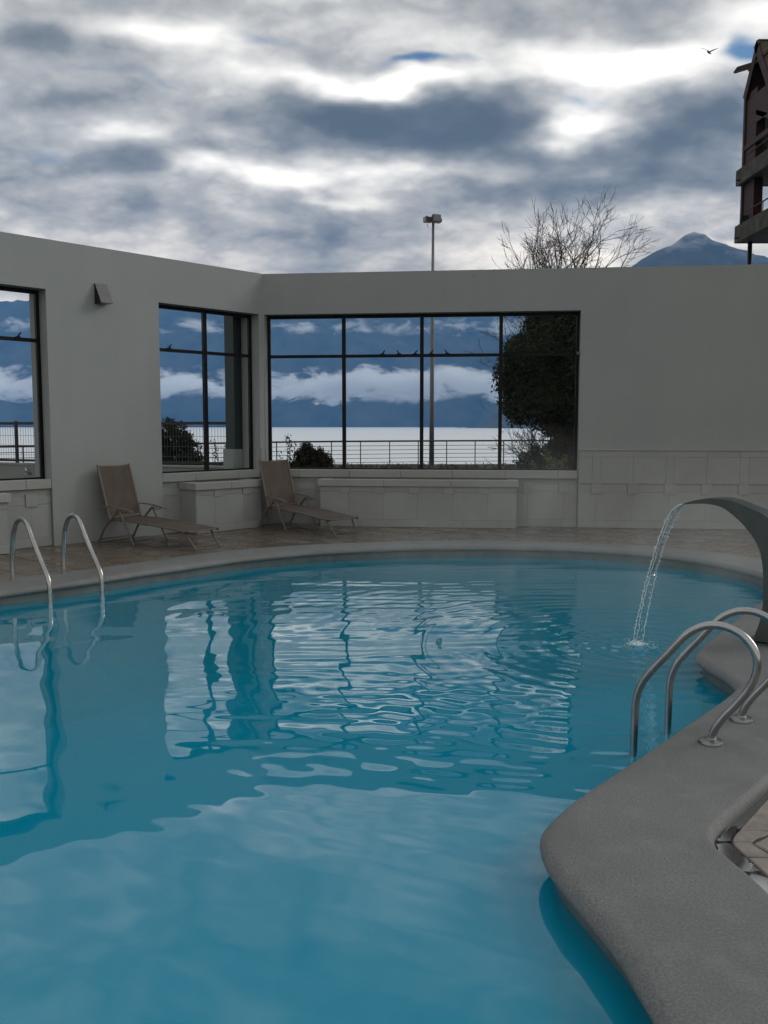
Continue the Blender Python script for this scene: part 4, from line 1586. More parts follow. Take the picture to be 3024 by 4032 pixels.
for j in range(ny + 1):
    t = j / ny
    y = 3900 + 1500 * t
    for i in range(nx + 1):
        x = HX[i]
        ridge = 632 + 16 * fb2(x * 0.0011, 1.3, 4)
        up = min(1.0, t / 0.5)
        prof = (up ** 0.85) if t <= 0.5 else 1.0 - 0.3 * (t - 0.5)
        z = -6 + prof * ridge * (1 + 0.16 * fb2(x * 0.0021, y * 0.0021, 5) * math.sin(math.pi * min(1.0, t * 2)))
        z += 14 * fb2(x * 0.02, y * 0.02, 4) * min(1, t * 6)
        hm.v.append((x, y, z))
for j in range(ny):
    for i in range(nx):
        a = j * (nx + 1) + i
        hm.f.append((a, a + 1, a + nx + 2, a + nx + 1))
tag(hm.build('hills', M['hill'], smooth=True), kind='structure')
pm = MB()
n1, n2 = 150, 90
for j in range(n2 + 1):
    for i in range(n1 + 1):
        x = 100 + 2000 * i / n1
        y = 2000 + 1200 * j / n2
        dx_, dy_ = (x - 848) / (1250 if x > 848 else 850), (y - 2600) / 330
        z = -10 + 540 * math.exp(-(abs(dx_) ** 1.06) * 0.9 - dy_ * dy_ - ((x - 848) / 430) ** 4 * (1 if x < 848 else 0.1)) * (1 + 0.03 * fb2(x * 0.007, y * 0.007)) + 7 * fb2(x * 0.022, y * 0.022, 4)
        z = min(z, 660) - 30 * min(1, abs(dy_) / 1.8) ** 6
        pm.v.append((x, y, z))
for j in range(n2):
    for i in range(n1):
        a = j * (n1 + 1) + i
        pm.f.append((a, a + 1, a + n1 + 2, a + n1 + 1))
tag(pm.build('mountain', M['hill'], smooth=True), kind='structure')

# ------------------------------------------------------------------ air: haze, and the cloud lying along the far shore
hz = MB()
hz.box(-9500, 9500, -320, 5700, -8, 700)
tag(hz.build('haze', volume_mat('haze_air', (0.15, 0.43, 0.92), 0.000108)), kind='stuff')


def fog_nodes(sc, thr, k, dens, zc, zh, seed, xs_=(0.0, 1.0)):
    def fn(t, v):
        ob = t.n('ShaderNodeTexCoord').outputs['Object']
        mp = t.n('ShaderNodeMapping')
        mp.inputs['Scale'].default_value = (sc, sc, sc * 2.2)
        mp.inputs['Location'].default_value = (seed, seed * 0.7, 0)
        t.set(mp.inputs[0], ob)
        f = t.noise(mp.outputs[0], 1.0, 6, 0.66, 0.4)
        sp = t.n('ShaderNodeSeparateXYZ')
        t.set(sp.inputs[0], ob)
        zz = t.m('DIVIDE', t.m('SUBTRACT', sp.outputs[2], zc), zh)
        fall = t.m('MULTIPLY', t.m('MULTIPLY', zz, zz), 0.33)
        d = t.m('SUBTRACT', t.m('SUBTRACT', f, fall), thr)
        t.set(v.inputs['Density'], t.m('MULTIPLY', t.m('MULTIPLY', d, k, clamp=True), dens))
    return fn


fg = MB()
fg.box(-2600, 2300, 3700, 3810, 30, 330)
tag(fg.build('cloud', volume_mat('cloud_bank', (0.97, 0.98, 1.0), None, 0.0, fog_nodes(0.0052, 0.395, 5.0, 0.13, 170, 98, 1.7))),
    'white bank of low cloud lying along the foot of the far hills', 'cloud', kind='stuff')
fg = MB()
fg.box(-2600, 2300, 3720, 3800, 330, 500)
tag(fg.build('cloud', volume_mat('cloud_wisp', (0.97, 0.98, 1.0), None, 0.0, fog_nodes(0.0080, 0.50, 4.0, 0.05, 400, 62, 9.1))),
    'thin torn streak of cloud across the upper slope of the far hills', 'cloud', kind='stuff')
fg = MB()
fg.box(450, 1500, 2350, 2520, 380, 655)
tag(fg.build('cloud', volume_mat('cloud_cap', (0.97, 0.98, 1.0), None, 0.0, fog_nodes(0.010, 0.50, 4.0, 0.03, 520, 120, 6.4))),
    'ragged cloud hanging round the peak above the right end of the wall', 'cloud', kind='stuff')


sm_ = MB()
sm_.box(-2.5, 5.6, 7.6, 13.6, -0.12, 1.9)


def steam_nodes(t, v):
    ob = t.n('ShaderNodeTexCoord').outputs['Object']
    mp = t.n('ShaderNodeMapping')
    mp.inputs['Scale'].default_value = (0.8, 0.8, 0.55)
    t.set(mp.inputs[0], ob)
    f = t.noise(mp.outputs[0], 1.0, 4, 0.6, 0.6)
    sp = t.n('ShaderNodeSeparateXYZ')
    t.set(sp.inputs[0], ob)
    zf = t.maprange(sp.outputs[2], 0.0, 1.7, 1.0, 0.0, True)
    ex = t.maprange(sp.outputs[0], -1.6, 3.0, 0.0, 1.0, True)
    ex2 = t.maprange(sp.outputs[0], 3.6, 5.5, 1.0, 0.0, True)
    ey = t.maprange(sp.outputs[1], 7.7, 10.2, 0.0, 1.0, True)
    ey2 = t.maprange(sp.outputs[1], 12.4, 13.4, 1.0, 0.0, True)
    d = t.m('MULTIPLY', t.m('SUBTRACT', f, 0.43), 6.0, clamp=True)
    for e_ in (zf, ex, ex2, ey, ey2):
        d = t.m('MULTIPLY', d, e_)
    t.set(v.inputs['Density'], t.m('MULTIPLY', d, 0.10))


tag(sm_.build('steam', volume_mat('pool_steam', (0.98, 0.99, 1.0), None, 0.0, steam_nodes)), 'faint steam drifting over the far side of the heated pool', 'steam', kind='stuff')

# ------------------------------------------------------------------ foliage
def leaf_mesh(mb, centers, rad, per, size, rr, squash=1.0):
    for c in centers:
        c = Vector(c)
        for _ in range(per):
            d = Vector((rr.gauss(0, 1), rr.gauss(0, 1), rr.gauss(0, 1) * squash))
            d = d.normalized() * rad * rr.random() ** 0.5
            p = c + d
            nrm = (d.normalized() * 0.6 + Vector((rr.gauss(0, 1), rr.gauss(0, 1), rr.gauss(0, 1) + 0.5))).normalized()
            a = nrm.orthogonal().normalized()
            a = (Matrix.Rotation(rr.uniform(0, 6.28), 3, nrm) @ a)
            b = nrm.cross(a)
            s_ = size * rr.uniform(0.6, 1.3)
            n0 = len(mb.v)
            mb.v += [tuple(p - a * s_), tuple(p + b * s_ * 0.45 + nrm * s_ * 0.12), tuple(p + a * s_), tuple(p - b * s_ * 0.45 + nrm * s_ * 0.12)]
            mb.f.append((n0, n0 + 1, n0 + 2, n0 + 3))


def crown_centers(c, r, n, rr, shell=0.75):
    out = []
    for _ in range(n):
        d = Vector((rr.gauss(0, 1), rr.gauss(0, 1), rr.gauss(0, 1))).normalized()
        k = shell + (1 - shell) * rr.random() if rr.random() < 0.75 else rr.random() ** 0.4
        q = 0.84 + 0.30 * noise.noise(d * 1.7 + Vector(c) * 0.31)
        out.append((c[0] + d.x * r[0] * k * q, c[1] + d.y * r[1] * k * q, c[2] + d.z * r[2] * k * q))
    return out


rr = random.Random(21)
tree = empty('evergreen_tree', (5.45, 26.6, -0.14), 'dense dark evergreen tree filling the right end of the wide window', 'tree')
mb = MB()
mb.tube([(5.45, 26.6, -0.2), (5.40, 26.6, 0.6), (5.32, 26.55, 1.5), (5.2, 26.5, 2.6), (5.2, 26.5, 4.2)], [0.20, 0.16, 0.14, 0.10, 0.05], 9)
for dx_, dz_ in ((-1.2, 2.6), (1.3, 2.5), (-0.9, 3.6), (0.9, 3.9)):
    mb.tube([(5.36, 26.57, 1.0), (5.36 + dx_ * 0.4, 26.5, 1.7), (5.3 + dx_, 26.4, dz_)], [0.09, 0.07, 0.03], 7)
for dx_ in (0.25, 0.5, -0.18):
    mb.tube([(5.5 + dx_ * 0.5, 26.5, -0.2), (5.5 + dx_, 26.4, 1.1), (5.45 + dx_ * 1.9, 26.3, 2.3)], [0.10, 0.08, 0.05], 7)
mb.build('trunk', M['bark'], tree, smooth=True)
mb = MB()
cs = crown_centers((5.15, 26.6, 3.55), (1.85, 1.7, 2.35), 330, rr) + crown_centers((4.25, 26.3, 2.55), (1.0, 1.0, 1.05), 170, rr) + crown_centers((3.95, 26.2, 3.3), (0.75, 0.8, 0.8), 110, rr) + crown_centers((4.75, 26.4, 4.35), (0.9, 0.9, 0.95), 70, rr) + crown_centers((6.3, 26.4, 2.6), (1.1, 1.0, 1.3), 80, rr)
cs += crown_centers((5.75, 26.6, 1.35), (1.25, 0.9, 1.2), 220, rr) + crown_centers((5.9, 26.5, 3.6), (1.3, 1.2, 2.3), 240, rr)
leaf_mesh(mb, cs, 0.28, 60, 0.068, rr)
mb.build('crown', M['ever'], tree)


# bare tree with many fine twigs
def branch(mb, p, d, L, r, depth, rr, spread=0.5):
    n = 4
    pts = [p]
    cur = p.copy()
    dd = d.copy()
    for i in range(n):
        jit = 0.05 if depth >= 4 else 0.11
        dd = (dd + Vector((rr.gauss(0, jit), rr.gauss(0, jit), rr.gauss(0, 0.06) + 0.02))).normalized()
        cur = cur + dd * (L / n)
        pts.append(cur.copy())
    mb.tube(pts, [r * (1 - 0.45 * i / n) for i in range(n + 1)], 5 if r > 0.015 else 3, False)
    if depth == 0:
        return
    k = 3 if rr.random() < 0.5 else 2
    for i in range(k):
        ax = dd.orthogonal().normalized()
        ax = Matrix.Rotation(rr.uniform(0, 6.28), 3, dd) @ ax
        nd = Matrix.Rotation(rr.uniform(0.25, 0.25 + spread), 3, ax) @ dd
        branch(mb, cur if i < 2 else pts[2 + rr.randint(0, 1)], nd, L * rr.uniform(0.62, 0.82), max(r * 0.58, 0.0068), depth - 1, rr, spread + 0.04)
    if depth > 1:
        for _ in range(2):
            ax = Matrix.Rotation(rr.uniform(0, 6.28), 3, dd) @ dd.orthogonal().normalized()
            nd = Matrix.Rotation(rr.uniform(0.6, 1.1), 3, ax) @ dd
            branch(mb, pts[rr.randint(1, 3)], nd, L * 0.45, max(r * 0.35, 0.006), max(depth - 3, 0), rr, spread)


rr = random.Random(19)
bt = empty('bare_tree', (5.5, 28.6, -0.14), 'leafless tree with fine twigs rising above the back wall', 'tree')
mb = MB()
mb.tube([(5.5, 28.6, -0.2), (5.45, 28.6, 1.2), (5.4, 28.6, 2.6), (5.35, 28.6, 3.6)], [0.17, 0.14, 0.12, 0.10], 9)
mb.build('trunk', M['bark'], bt, smooth=True)
mb = MB()
start = Vector((5.35, 28.6, 3.4))
for (dx_, dy_, L, z0, dep) in ((-0.74, -0.2, 1.25, 3.2, 5), (-0.50, -0.3, 1.35, 3.4, 5), (-0.28, 0.2, 1.45, 3.5, 5), (-0.08, -0.2, 1.5, 3.6, 5), (0.12, 0.2, 1.55, 3.6, 5), (0.32, -0.1, 1.6, 3.5, 5), (0.54, 0.1, 1.5, 3.4, 5), (0.80, 0.1, 1.35, 3.2, 5)):
    branch(mb, Vector((5.25, 28.6, z0)), Vector((dx_ * 0.56, dy_, 1.0)).normalized(), L * 1.06, 0.060, dep, rr, 0.30)
branch(mb, Vector((5.4, 28.6, 2.7)), Vector((-1.0, -0.2, 0.55)).normalized(), 1.15, 0.035, 4, rr, 0.5)
branch(mb, Vector((5.4, 28.6, 3.1)), Vector((-1.0, -0.3, 0.9)).normalized(), 1.2, 0.03, 4, rr, 0.5)
branch(mb, Vector((5.4, 28.6, 1.8)), Vector((-1.0, 0.1, 0.25)).normalized(), 1.15, 0.02, 3, rr, 0.5)
mb.build('crown', M['pale_twig'], bt)

# rounded shrub in the wide window, shrub behind the wire fence, young plants
def shrub(name, c, r, n, per, size, label, cat, m, rr, stem=True, squash=1.0):
    base = (c[0], c[1], -0.14)
    root = empty(name, base, label, cat)
    mb = MB()
    leaf_mesh(mb, crown_centers(c, r, n, rr, 0.8), min(r) * 0.17, per, size, rr)
    mb.build('foliage', m, root)
    mb = MB()
    for _ in range(7):
        a = rr.uniform(0, 6.28)
        mb.tube([(c[0], c[1], -0.16), (c[0] + r[0] * 0.3 * math.cos(a), c[1] + r[1] * 0.3 * math.sin(a), c[2] * 0.6), (c[0] + r[0] * 0.6 * math.cos(a), c[1] + r[1] * 0.6 * math.sin(a), c[2])], [0.03, 0.02, 0.01], 5)
    mb.build('stem', M['bark'], root)
    return root


rr = random.Random(31)
shrub('shrub', (-1.60, 20.0, 0.56), (0.55, 0.55, 0.70), 520, 52, 0.030, 'clipped round dark shrub at the left of the wide window, in front of the railing', 'shrub', M['box'], rr)
shrub('shrub', (-4.95, 21.2, 0.72), (0.74, 0.7, 1.05), 620, 52, 0.034, 'tall dark shrub growing behind the wire mesh fence', 'shrub', M['ever'], rr)


shrub('shrub', (4.75, 21.5, 0.42), (1.35, 0.6, 0.60), 420, 44, 0.034, 'low dark spreading shrub at the foot of the evergreen tree', 'shrub', M['box'], rr)


def stem_plant(root_loc, n, hgt, spread, size, label, m, rr, per=5, twig_m=None):
    root = empty('garden_plant', root_loc, label, 'plant')
    st, lf = MB(), MB()
    for _ in range(n):
        a = rr.uniform(0, 6.28)
        k = rr.uniform(0.2, 1.0) * spread
        h = hgt * rr.uniform(0.55, 1.0)
        p0 = Vector(root_loc)
        p1 = p0 + Vector((k * 0.4 * math.cos(a), k * 0.4 * math.sin(a), h * 0.55))
        p2 = p0 + Vector((k * math.cos(a), k * math.sin(a), h))
        pts = catmull([p0, p1, p2], 6)
        st.tube(pts, [0.010 - 0.006 * i / (len(pts) - 1) for i in range(len(pts))], 4)
        for i, p in enumerate(pts):
            if i > 3:
                leaf_mesh(lf, [p], 0.07, per, size, rr)
    st.build('stem', twig_m or M['twig'], root)
    lf.build('foliage', m, root)


rr = random.Random(44)
stem_plant((-3.62, 20.5, -0.14), 9, 1.42, 0.32, 0.034, 'thin upright leafy plant behind the wire mesh fence, right of its shrub', M['ever'], rr)
stem_plant((-2.12, 20.6, -0.14), 8, 1.62, 0.30, 0.034, 'small leafy plant between the window jamb and the round shrub', M['ever'], rr)
stem_plant((3.45, 18.6, -0.14), 20, 1.22, 0.50, 0.052, 'yellow green leafy plant low in the wide window, left of the evergreen trunk', M['yellow'], rr, 6)
stem_plant((4.25, 18.4, -0.14), 18, 1.50, 0.50, 0.052, 'tall sparse yellow green plant at the right end of the wide window', M['yellow'], rr, 4)
# dead, twiggy bush by the railing
rr = random.Random(3)
db_ = empty('twiggy_bush', (4.35, 24.5, -0.14), 'brown twiggy bush under the evergreen crown beside the railing', 'bush')
mb = MB()
for i in range(26):
    a = rr.uniform(0, 6.28)
    branch(mb, Vector((4.55 + rr.uniform(-0.5, 0.6), 24.5 + rr.uniform(-0.3, 0.3), -0.14)), Vector((0.55 * math.cos(a) - 0.15, 0.4 * math.sin(a), 1)).normalized(), 0.75, 0.012, 3, rr, 0.5)
mb.build('branches', M['twig'], db_)
mb = MB()
leaf_mesh(mb, crown_centers((4.75, 24.6, 0.50), (1.25, 0.7, 0.85), 330, rr), 0.19, 34, 0.05, rr)
mb.build('foliage', M['box'], db_)

# low ground cover along the terrace
rr = random.Random(12)
mb = MB()
for _ in range(1500):
    x = rr.uniform(-9, 9)
    y = 26 + 12.5 * rr.random() ** 0.7
    h = 0.10 + 0.14 * max(0, noise.noise(Vector((x * 0.8, y * 0.8, 5))) + 0.3)
    leaf_mesh(mb, [(x, y, -0.12 + h * rr.random())], 0.16, 6, 0.05, rr, 0.5)
tag(mb.build('ground_cover', M['grass'], origin=(0, 30, -0.14)), 'low dark ground cover on the terrace before the railing', 'ground cover', kind='stuff')

# ------------------------------------------------------------------ lakeside railing
rail = empty('railing', (0.0, 38.5, -0.14), 'dark lakeside railing with thin horizontal bars and upright posts', 'railing')
RP = [Vector((-16, 26.0, 0)), Vector((-11.6, 29.0, 0)), Vector((-6.9, 33.6, 0)), Vector((-3.4, 37.4, 0)), Vector((1.0, 39.3, 0)), Vector((5.6, 40.4, 0)), Vector((12, 41.0, 0))]
rp = catmull(RP, 14)
ln = [0.0]
for i in range(1, len(rp)):
    ln.append(ln[-1] + (rp[i] - rp[i - 1]).length)


def on_rail(s_):
    for i in range(len(ln) - 1):
        if ln[i] <= s_ <= ln[i + 1]:
            f = (s_ - ln[i]) / (ln[i + 1] - ln[i])
            return rp[i].lerp(rp[i + 1], f)
    return rp[-1]


mb = MB()
mb.tube([p + Vector((0, 0, 0.955)) for p in rp], 0.036, 8)
mb.build('top_rail', M['iron'], rail, smooth=True)
for z in (0.06, 0.235, 0.41, 0.585, 0.76):
    mb = MB()
    mb.tube([p + Vector((0, 0, z)) for p in rp], 0.0125, 6)
    mb.build('bar', M['iron'], rail)
s_ = 0.3
while s_ < ln[-1]:
    p = on_rail(s_)
    mb = MB()
    mb.tube([p + Vector((0, 0, -0.2)), p + Vector((0, 0, 0.95))], 0.024, 6)
    mb.build('post', M['iron'], rail)
    s_ += 1.3

# ------------------------------------------------------------------ parapet with wire mesh fence, tap
A0, A1 = Vector((-12.5, 20.8, 0)), Vector((-2.55, 17.15, 0))
ud = (A1 - A0).normalized()
nd = Vector((ud.y, -ud.x, 0))
LEN = (A1 - A0).length
par = empty('parapet_wall', A0.lerp(A1, 0.5) + Vector((0, 0, -0.14)), 'low grey parapet wall outside the left windows, carrying the wire fence', 'wall')
mb = MB()
mb.fbox(A0, ud, nd, (0, 0, 1), (0, LEN), (-0.22, 0), (-0.16, 0.795))
mb.build('wall_body', M['stone'], par)
s_ = 0.0
while s_ < LEN:
    e_ = min(s_ + 1.1, LEN)
    mb = MB()
    mb.fbox(A0, ud, nd, (0, 0, 1), (s_ + 0.003, e_ - 0.003), (-0.24, 0.018), (0.7955, 0.835))
    mb.build('coping_stone', M['cap'], par, bevel=0.003)
    s_ += 1.1
fen = empty('wire_fence', A0.lerp(A1, 0.5) + Vector((0, 0, 0.83)), 'wire mesh fence with black rails standing on the low parapet', 'fence')
mb = MB()
mb.fbox(A0 - nd * 0.11, ud, nd, (0, 0, 1), (0, LEN), (-0.02, 0.02), (1.625, 1.68))
mb.build('top_rail', M['iron'], fen)
mb = MB()
mb.fbox(A0 - nd * 0.11, ud, nd, (0, 0, 1), (0, LEN), (-0.02, 0.02), (0.86, 0.91))
mb.build('bottom_rail', M['iron'], fen)
mb = MB()
k = 0
while k * 0.066 < LEN:
    p = A0 - nd * 0.11 + ud * (k * 0.066)
    mb.tube([p + Vector((0, 0, 0.91)), p + Vector((0, 0, 1.625))], 0.0032, 4, False)
    k += 1
for z in (1.0, 1.2, 1.4, 1.58):
    p = A0 - nd * 0.105
    mb.tube([p + Vector((0, 0, z)), p + ud * LEN + Vector((0, 0, z))], 0.0036, 4, False)
tag(mb.build('wire_mesh', M['wire'], fen), kind='stuff')
for s_ in (0.1, 2.6, 5.1, 7.6, LEN - 0.05):
    mb = MB()
    mb.fbox(A0 - nd * 0.11 + ud * s_, ud, nd, (0, 0, 1), (-0.025, 0.025), (-0.025, 0.025), (0.835, 1.70))
    mb.build('post', M['iron'], fen)
# tap on the parapet
sT = (Vector((-7.36, 18.75, 0)) - A0).dot(ud)
tp = A0 + ud * sT
tap = MB()
tap.tube([tp + Vector((0, 0, 0.62)), tp + nd * 0.10 + Vector((0, 0, 0.62)), tp + nd * 0.13 - ud * 0.03 + Vector((0, 0, 0.60))], 0.016, 8)
tap.tube([tp + nd * 0.07 + Vector((0, 0, 0.62)), tp + nd * 0.07 - ud * 0.07 + Vector((0, 0, 0.74))], [0.014, 0.03], 10)
tag(tap.build('tap', M['steel'], origin=tp + Vector((0, 0, 0.62)), smooth=True), 'small chrome tap on the low parapet seen through the far left window', 'tap')

# ------------------------------------------------------------------ floodlight mast
mast = empty('floodlight_mast', (2.08, 40.0, -0.14), 'tall grey floodlight mast rising behind the wide window and the wall', 'lamp post')
mb = MB()
mb.tube([(2.08, 40, -0.2), (2.08, 40, 3.5), (2.09, 40, 7), (2.10, 40, 10.25)], [0.115, 0.095, 0.075, 0.055], 14)
mb.build('pole', M['mast'], mast, smooth=True)
mb = MB()
mb.lathe((2.08, 40, -0.15), [(0.22, 0), (0.22, 0.04), (0.13, 0.05)], 16)
mb.build('base_flange', M['mast'], mast)


def flood(c, ax, wd, hh, dp, name='floodlight'):
    ax = Vector(ax).normalized()
    sd = Vector((-ax.y, ax.x, 0))
    mb = MB()
    c = Vector(c)
    up = Vector((0, 0, 1))
    P = lambda a, b, z: tuple(c + ax * a + sd * b + up * z)
    mb.hexa([P(0, -wd * 0.42, -hh * 0.5), P(dp, -wd * 0.5, -hh * 0.5), P(dp, wd * 0.5, -hh * 0.5), P(0, wd * 0.42, -hh * 0.5),
             P(0, -wd * 0.42, hh * 0.30), P(dp, -wd * 0.5, hh * 0.5), P(dp, wd * 0.5, hh * 0.5), P(0, wd * 0.42, hh * 0.30)])
    o = mb.build(name, M['flood'], mast)
    mb = MB()
    mb.fbox(c + ax * (dp + 0.001), ax, sd, up, (0, 0.025), (-wd * 0.45, wd * 0.45), (-hh * 0.44, hh * 0.44))
    mb.build('front_glass', M['lampglass'], o)


flood((2.04, 39.95, 10.34), (-1, -0.35, 0), 0.34, 0.22, 0.32)
flood((2.15, 39.8, 10.35), (0.5, -1, 0), 0.40, 0.30, 0.2)
flood((2.18, 40.05, 10.33), (1, 0.25, 0), 0.34, 0.16, 0.24)
mb = MB()
mb.tube([(1.83, 39.9, 10.18), (1.86, 39.9, 10.06), (1.90, 39.9, 10.02)], 0.012, 6)
mb.build('hook', M['iron'], mast)

# ------------------------------------------------------------------ balcony building at the right edge
bl = empty('balcony_building', (12.6, 28.4, -0.14), 'dark red gabled building with mossy concrete balconies at the upper right edge', 'building')
X0 = 11.62
APEX = (29.58, 13.54)
EFAR = (30.55, 12.14)
ENEAR = (28.25, 11.65)


def slab_quad(pts, thick, name, m, par=bl):
    """a board of 4 corners given a thickness downwards along its normal"""
    pts = [Vector(p) for p in pts]
    nrm = (pts[1] - pts[0]).cross(pts[3] - pts[0]).normalized()
    if nrm.z < 0:
        nrm = -nrm
    low = [p - nrm * thick for p in pts]
    mb = MB()
    mb.hexa(low + pts)
    o = mb.build(name, m, par)
    b_ = bmesh.new(); b_.from_mesh(o.data); bmesh.ops.recalc_face_normals(b_, faces=b_.faces); b_.to_mesh(o.data); b_.free()
    return o


for (ey, ez) in (EFAR, ENEAR):
    rf = slab_quad([(X0 - 0.02, APEX[0], APEX[1]), (X0 + 9, APEX[0], APEX[1]), (X0 + 9, ey, ez), (X0 - 0.02, ey, ez)], 0.10, 'roof', M['rooftile'])
    # rake board
    d = Vector((0, ey - APEX[0], ez - APEX[1]))
    a = Vector((X0 - 0.07, APEX[0], APEX[1] - 0.03))
    b_ = a + d
    nrm = Vector((0, -d.z, d.y)).normalized()
    if nrm.z > 0:
        nrm = -nrm
    mb = MB()
    mb.hexa([a, a + Vector((0.05, 0, 0)), b_ + Vector((0.05, 0, 0)), b_, a + nrm * 0.26, a + nrm * 0.26 + Vector((0.05, 0, 0)), b_ + nrm * 0.26 + Vector((0.05, 0, 0)), b_ + nrm * 0.26])
    o = mb.build('rake_board', M['trim'], bl)
    b2 = bmesh.new(); b2.from_mesh(o.data); bmesh.ops.recalc_face_normals(b2, faces=b2.faces); b2.to_mesh(o.data); b2.free()
# purlin end sticking out beyond the far rake
mb = MB()
mb.hexa([(X0 - 0.45, 30.45, 12.86), (X0 - 0.05, 30.0, 12.86), (X0 + 0.05, 30.1, 12.86), (X0 - 0.35, 30.55, 12.86),
         (X0 - 0.36, 30.35, 13.0), (X0 - 0.05, 30.0, 13.0), (X0 + 0.05, 30.1, 13.0), (X0 - 0.26, 30.45, 13.0)])
mb.build('purlin', M['trim'], bl)
mb = MB()
mb.box(X0 - 0.04, X0 + 0.02, 28.8, 30.3, 12.84, 12.93)
mb.build('tie_beam', M['trim'], bl)
# far post: boarded panel with edge trim
for k in range(24):
    z = 7.95 + k * 0.175
    mb = MB()
    mb.box(X0 + 0.02, X0 + 0.30, 29.60, 30.42, z, z + 0.168)
    mb.build('board', M['redwood'], bl)
mb = MB()
mb.box(X0 - 0.03, X0 + 0.32, 30.42, 30.55, 7.9, 12.2)
mb.build('corner_post', M['trim'], bl)
mb = MB()
mb.box(X0 - 0.03, X0 + 0.30, 27.72, 28.02, 7.9, 11.9)
mb.build('corner_post', M['trim'], bl)
mb = MB()
mb.box(X0 - 0.02, X0 + 0.25, 28.02, 30.4, 10.42, 10.58)
mb.box(X0 + 0.02, X0 + 0.2, 28.02, 29.6, 11.05, 11.95)
mb.build('beam', M['redwood'], bl)
mb = MB()
mb.hexa([(X0 + 0.02, 28.02, 10.58), (X0 + 0.08, 28.02, 10.58), (X0 + 0.08, 29.66, 11.3), (X0 + 0.02, 29.66, 11.3), (X0 + 0.02, 28.02, 10.74), (X0 + 0.08, 28.02, 10.74), (X0 + 0.08, 29.66, 11.45), (X0 + 0.02, 29.66, 11.45)])
mb.build('brace', M['trim'], bl)
mb = MB()
mb.box(X0 + 0.6, X0 + 6, 28.3, 30.4, 10.6, 12.15)
mb.build('attic', M['shadein'], bl)  # solid block, its colour standing in for the shaded gable recess
for (z0, z1, yf, xa) in ((7.49, 8.02, 30.35, 11.36), (9.34, 9.82, 30.56, 11.42)):
    mb = MB()
    mb.box(xa, xa + 0.13, 22.5, yf, z0, z1)
    mb.box(xa + 0.13, xa + 1.2, yf - 0.13, yf, z0, z1)
    par_ = mb.build('balcony_parapet', M['mossconc'], bl)
    mb = MB()
    mb.box(xa + 0.13, 13.4, 22.5, yf - 0.13, z0 + 0.01, z0 + 0.16)
    mb.build('balcony_floor', M['shadein'], bl)
    mb = MB()
    mb.tube([(xa - 0.13, yf - 0.35, z0 + 0.10), (xa + 0.02, yf - 0.35, z0 + 0.12)], 0.028, 6)
    mb.build('drain_spout', M['iron'], bl)
    mb = MB()
    mb.tube([(xa + 0.06, 22.5, z1 + 0.32), (xa + 0.06, 29.6, z1 + 0.32)], 0.022, 6)
    for k in range(7):
        mb.tube([(xa + 0.06, 22.6 + k * 0.95, z1), (xa + 0.06, 22.6 + k * 0.95, z1 + 0.32)], 0.016, 5)
    mb.build('balcony_rail', M['trim'], bl)
mb = MB()
mb.box(X0 - 0.02, 20, 22.0, 26.4, 3.0, 12.1)
mb.build('wall', M['redwood'], bl)
mb = MB()
mb.tube([(11.72, 29.95, -0.2), (11.72, 29.95, 7.47)], 0.07, 10)
mb.build('pillar', M['iron'], bl, smooth=True)
rr = random.Random(77)
for (c, lab) in (((11.62, 30.1, 8.16), 'small dark shrub in a trough on the lower balcony corner'), ((11.66, 28.5, 9.98), 'small dark shrub on the upper balcony parapet')):
    root = empty('balcony_plant', (c[0], c[1], c[2] - 0.15), lab, 'plant')
    mb = MB()
    leaf_mesh(mb, crown_centers(c, (0.22, 0.24, 0.20), 60, rr), 0.07, 16, 0.03, rr)
    mb.build('foliage', M['ever'], root)
    mb = MB()
    mb.box(c[0] - 0.1, c[0] + 0.1, c[1] - 0.18, c[1] + 0.18, c[2] - 0.165, c[2] - 0.05)
    mb.build('trough', M['mossconc'], root)


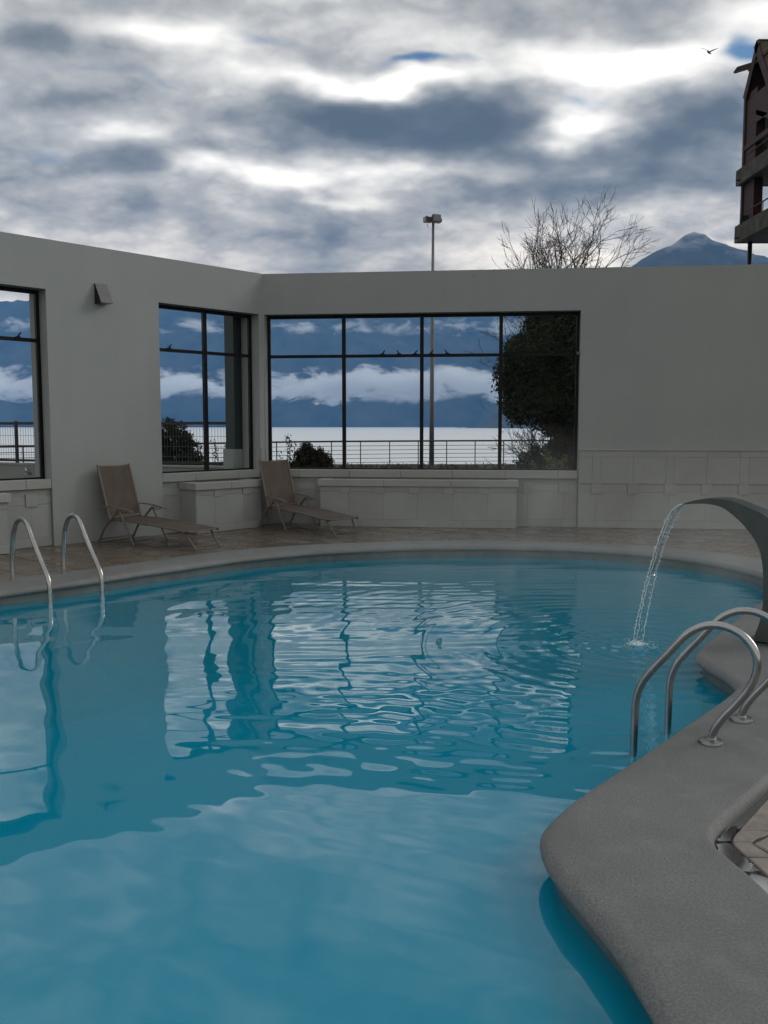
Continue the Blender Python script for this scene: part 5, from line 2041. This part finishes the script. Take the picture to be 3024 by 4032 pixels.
# ------------------------------------------------------------------ birds
def bird(name, c, heading, span, label, m, lift=(0.55, 0.2)):
    c = Vector(c)
    f = Vector((math.cos(heading), math.sin(heading), 0))
    sd = Vector((-f.y, f.x, 0))
    up = Vector((0, 0, 1))
    root = empty(name, c, label, 'bird')
    k = span
    mb = MB()
    pts = [c - f * 0.22 * k, c - f * 0.12 * k, c, c + f * 0.10 * k + up * 0.01 * k, c + f * 0.17 * k + up * 0.03 * k, c + f * 0.22 * k + up * 0.03 * k, c + f * 0.255 * k + up * 0.02 * k]
    mb.tube(pts, [0.02 * k, 0.045 * k, 0.062 * k, 0.052 * k, 0.036 * k, 0.034 * k, 0.006 * k], 8)
    mb.build('body', m, root, smooth=True)
    mb = MB()
    t0 = c - f * 0.18 * k
    mb.hexa([t0 - sd * 0.02 * k, t0 - f * 0.12 * k - sd * 0.05 * k, t0 - f * 0.12 * k + sd * 0.05 * k, t0 + sd * 0.02 * k,
             t0 - sd * 0.02 * k + up * 0.008 * k, t0 - f * 0.12 * k - sd * 0.05 * k + up * 0.008 * k, t0 - f * 0.12 * k + sd * 0.05 * k + up * 0.008 * k, t0 + sd * 0.02 * k + up * 0.008 * k])
    mb.build('tail', m, root)
    for s_, lf in ((1, lift[0]), (-1, lift[1])):
        mb = MB()
        secs = [(0.03, 0.0, 0.16), (0.20, lf * 0.22, 0.15), (0.34, lf * 0.32, 0.10), (0.5, lf * 0.40, 0.02)]
        for (a, z, ch) in secs:
            p = c + sd * s_ * a * k + up * (z * k + 0.02 * k) - f * (a * 0.15 * k)
            mb.v += [tuple(p + f * ch * 0.5 * k), tuple(p + up * 0.012 * k), tuple(p - f * ch * 0.5 * k), tuple(p - up * 0.004 * k)]
        for i in range(len(secs) - 1):
            for q_ in range(4):
                a = i * 4 + q_
                b = i * 4 + (q_ + 1) % 4
                mb.f.append((a, b, b + 4, a + 4))
        mb.f.append((3, 2, 1, 0))
        mb.f.append((12, 13, 14, 15))
        o = mb.build('wing', m, root, smooth=True)
        b2 = bmesh.new(); b2.from_mesh(o.data); bmesh.ops.recalc_face_normals(b2, faces=b2.faces); b2.to_mesh(o.data); b2.free()


bird('flying_bird', (8.52, 25.0, 11.35), R(228), 0.46, 'dark bird flying in the bright cloud beside the gable', M['bird'], (0.25, 0.9))
bird('flying_bird', (-5.1, 70.0, 3.25), R(160), 0.75, 'white bird gliding low over the lake', M['gull'], (0.5, 0.3))
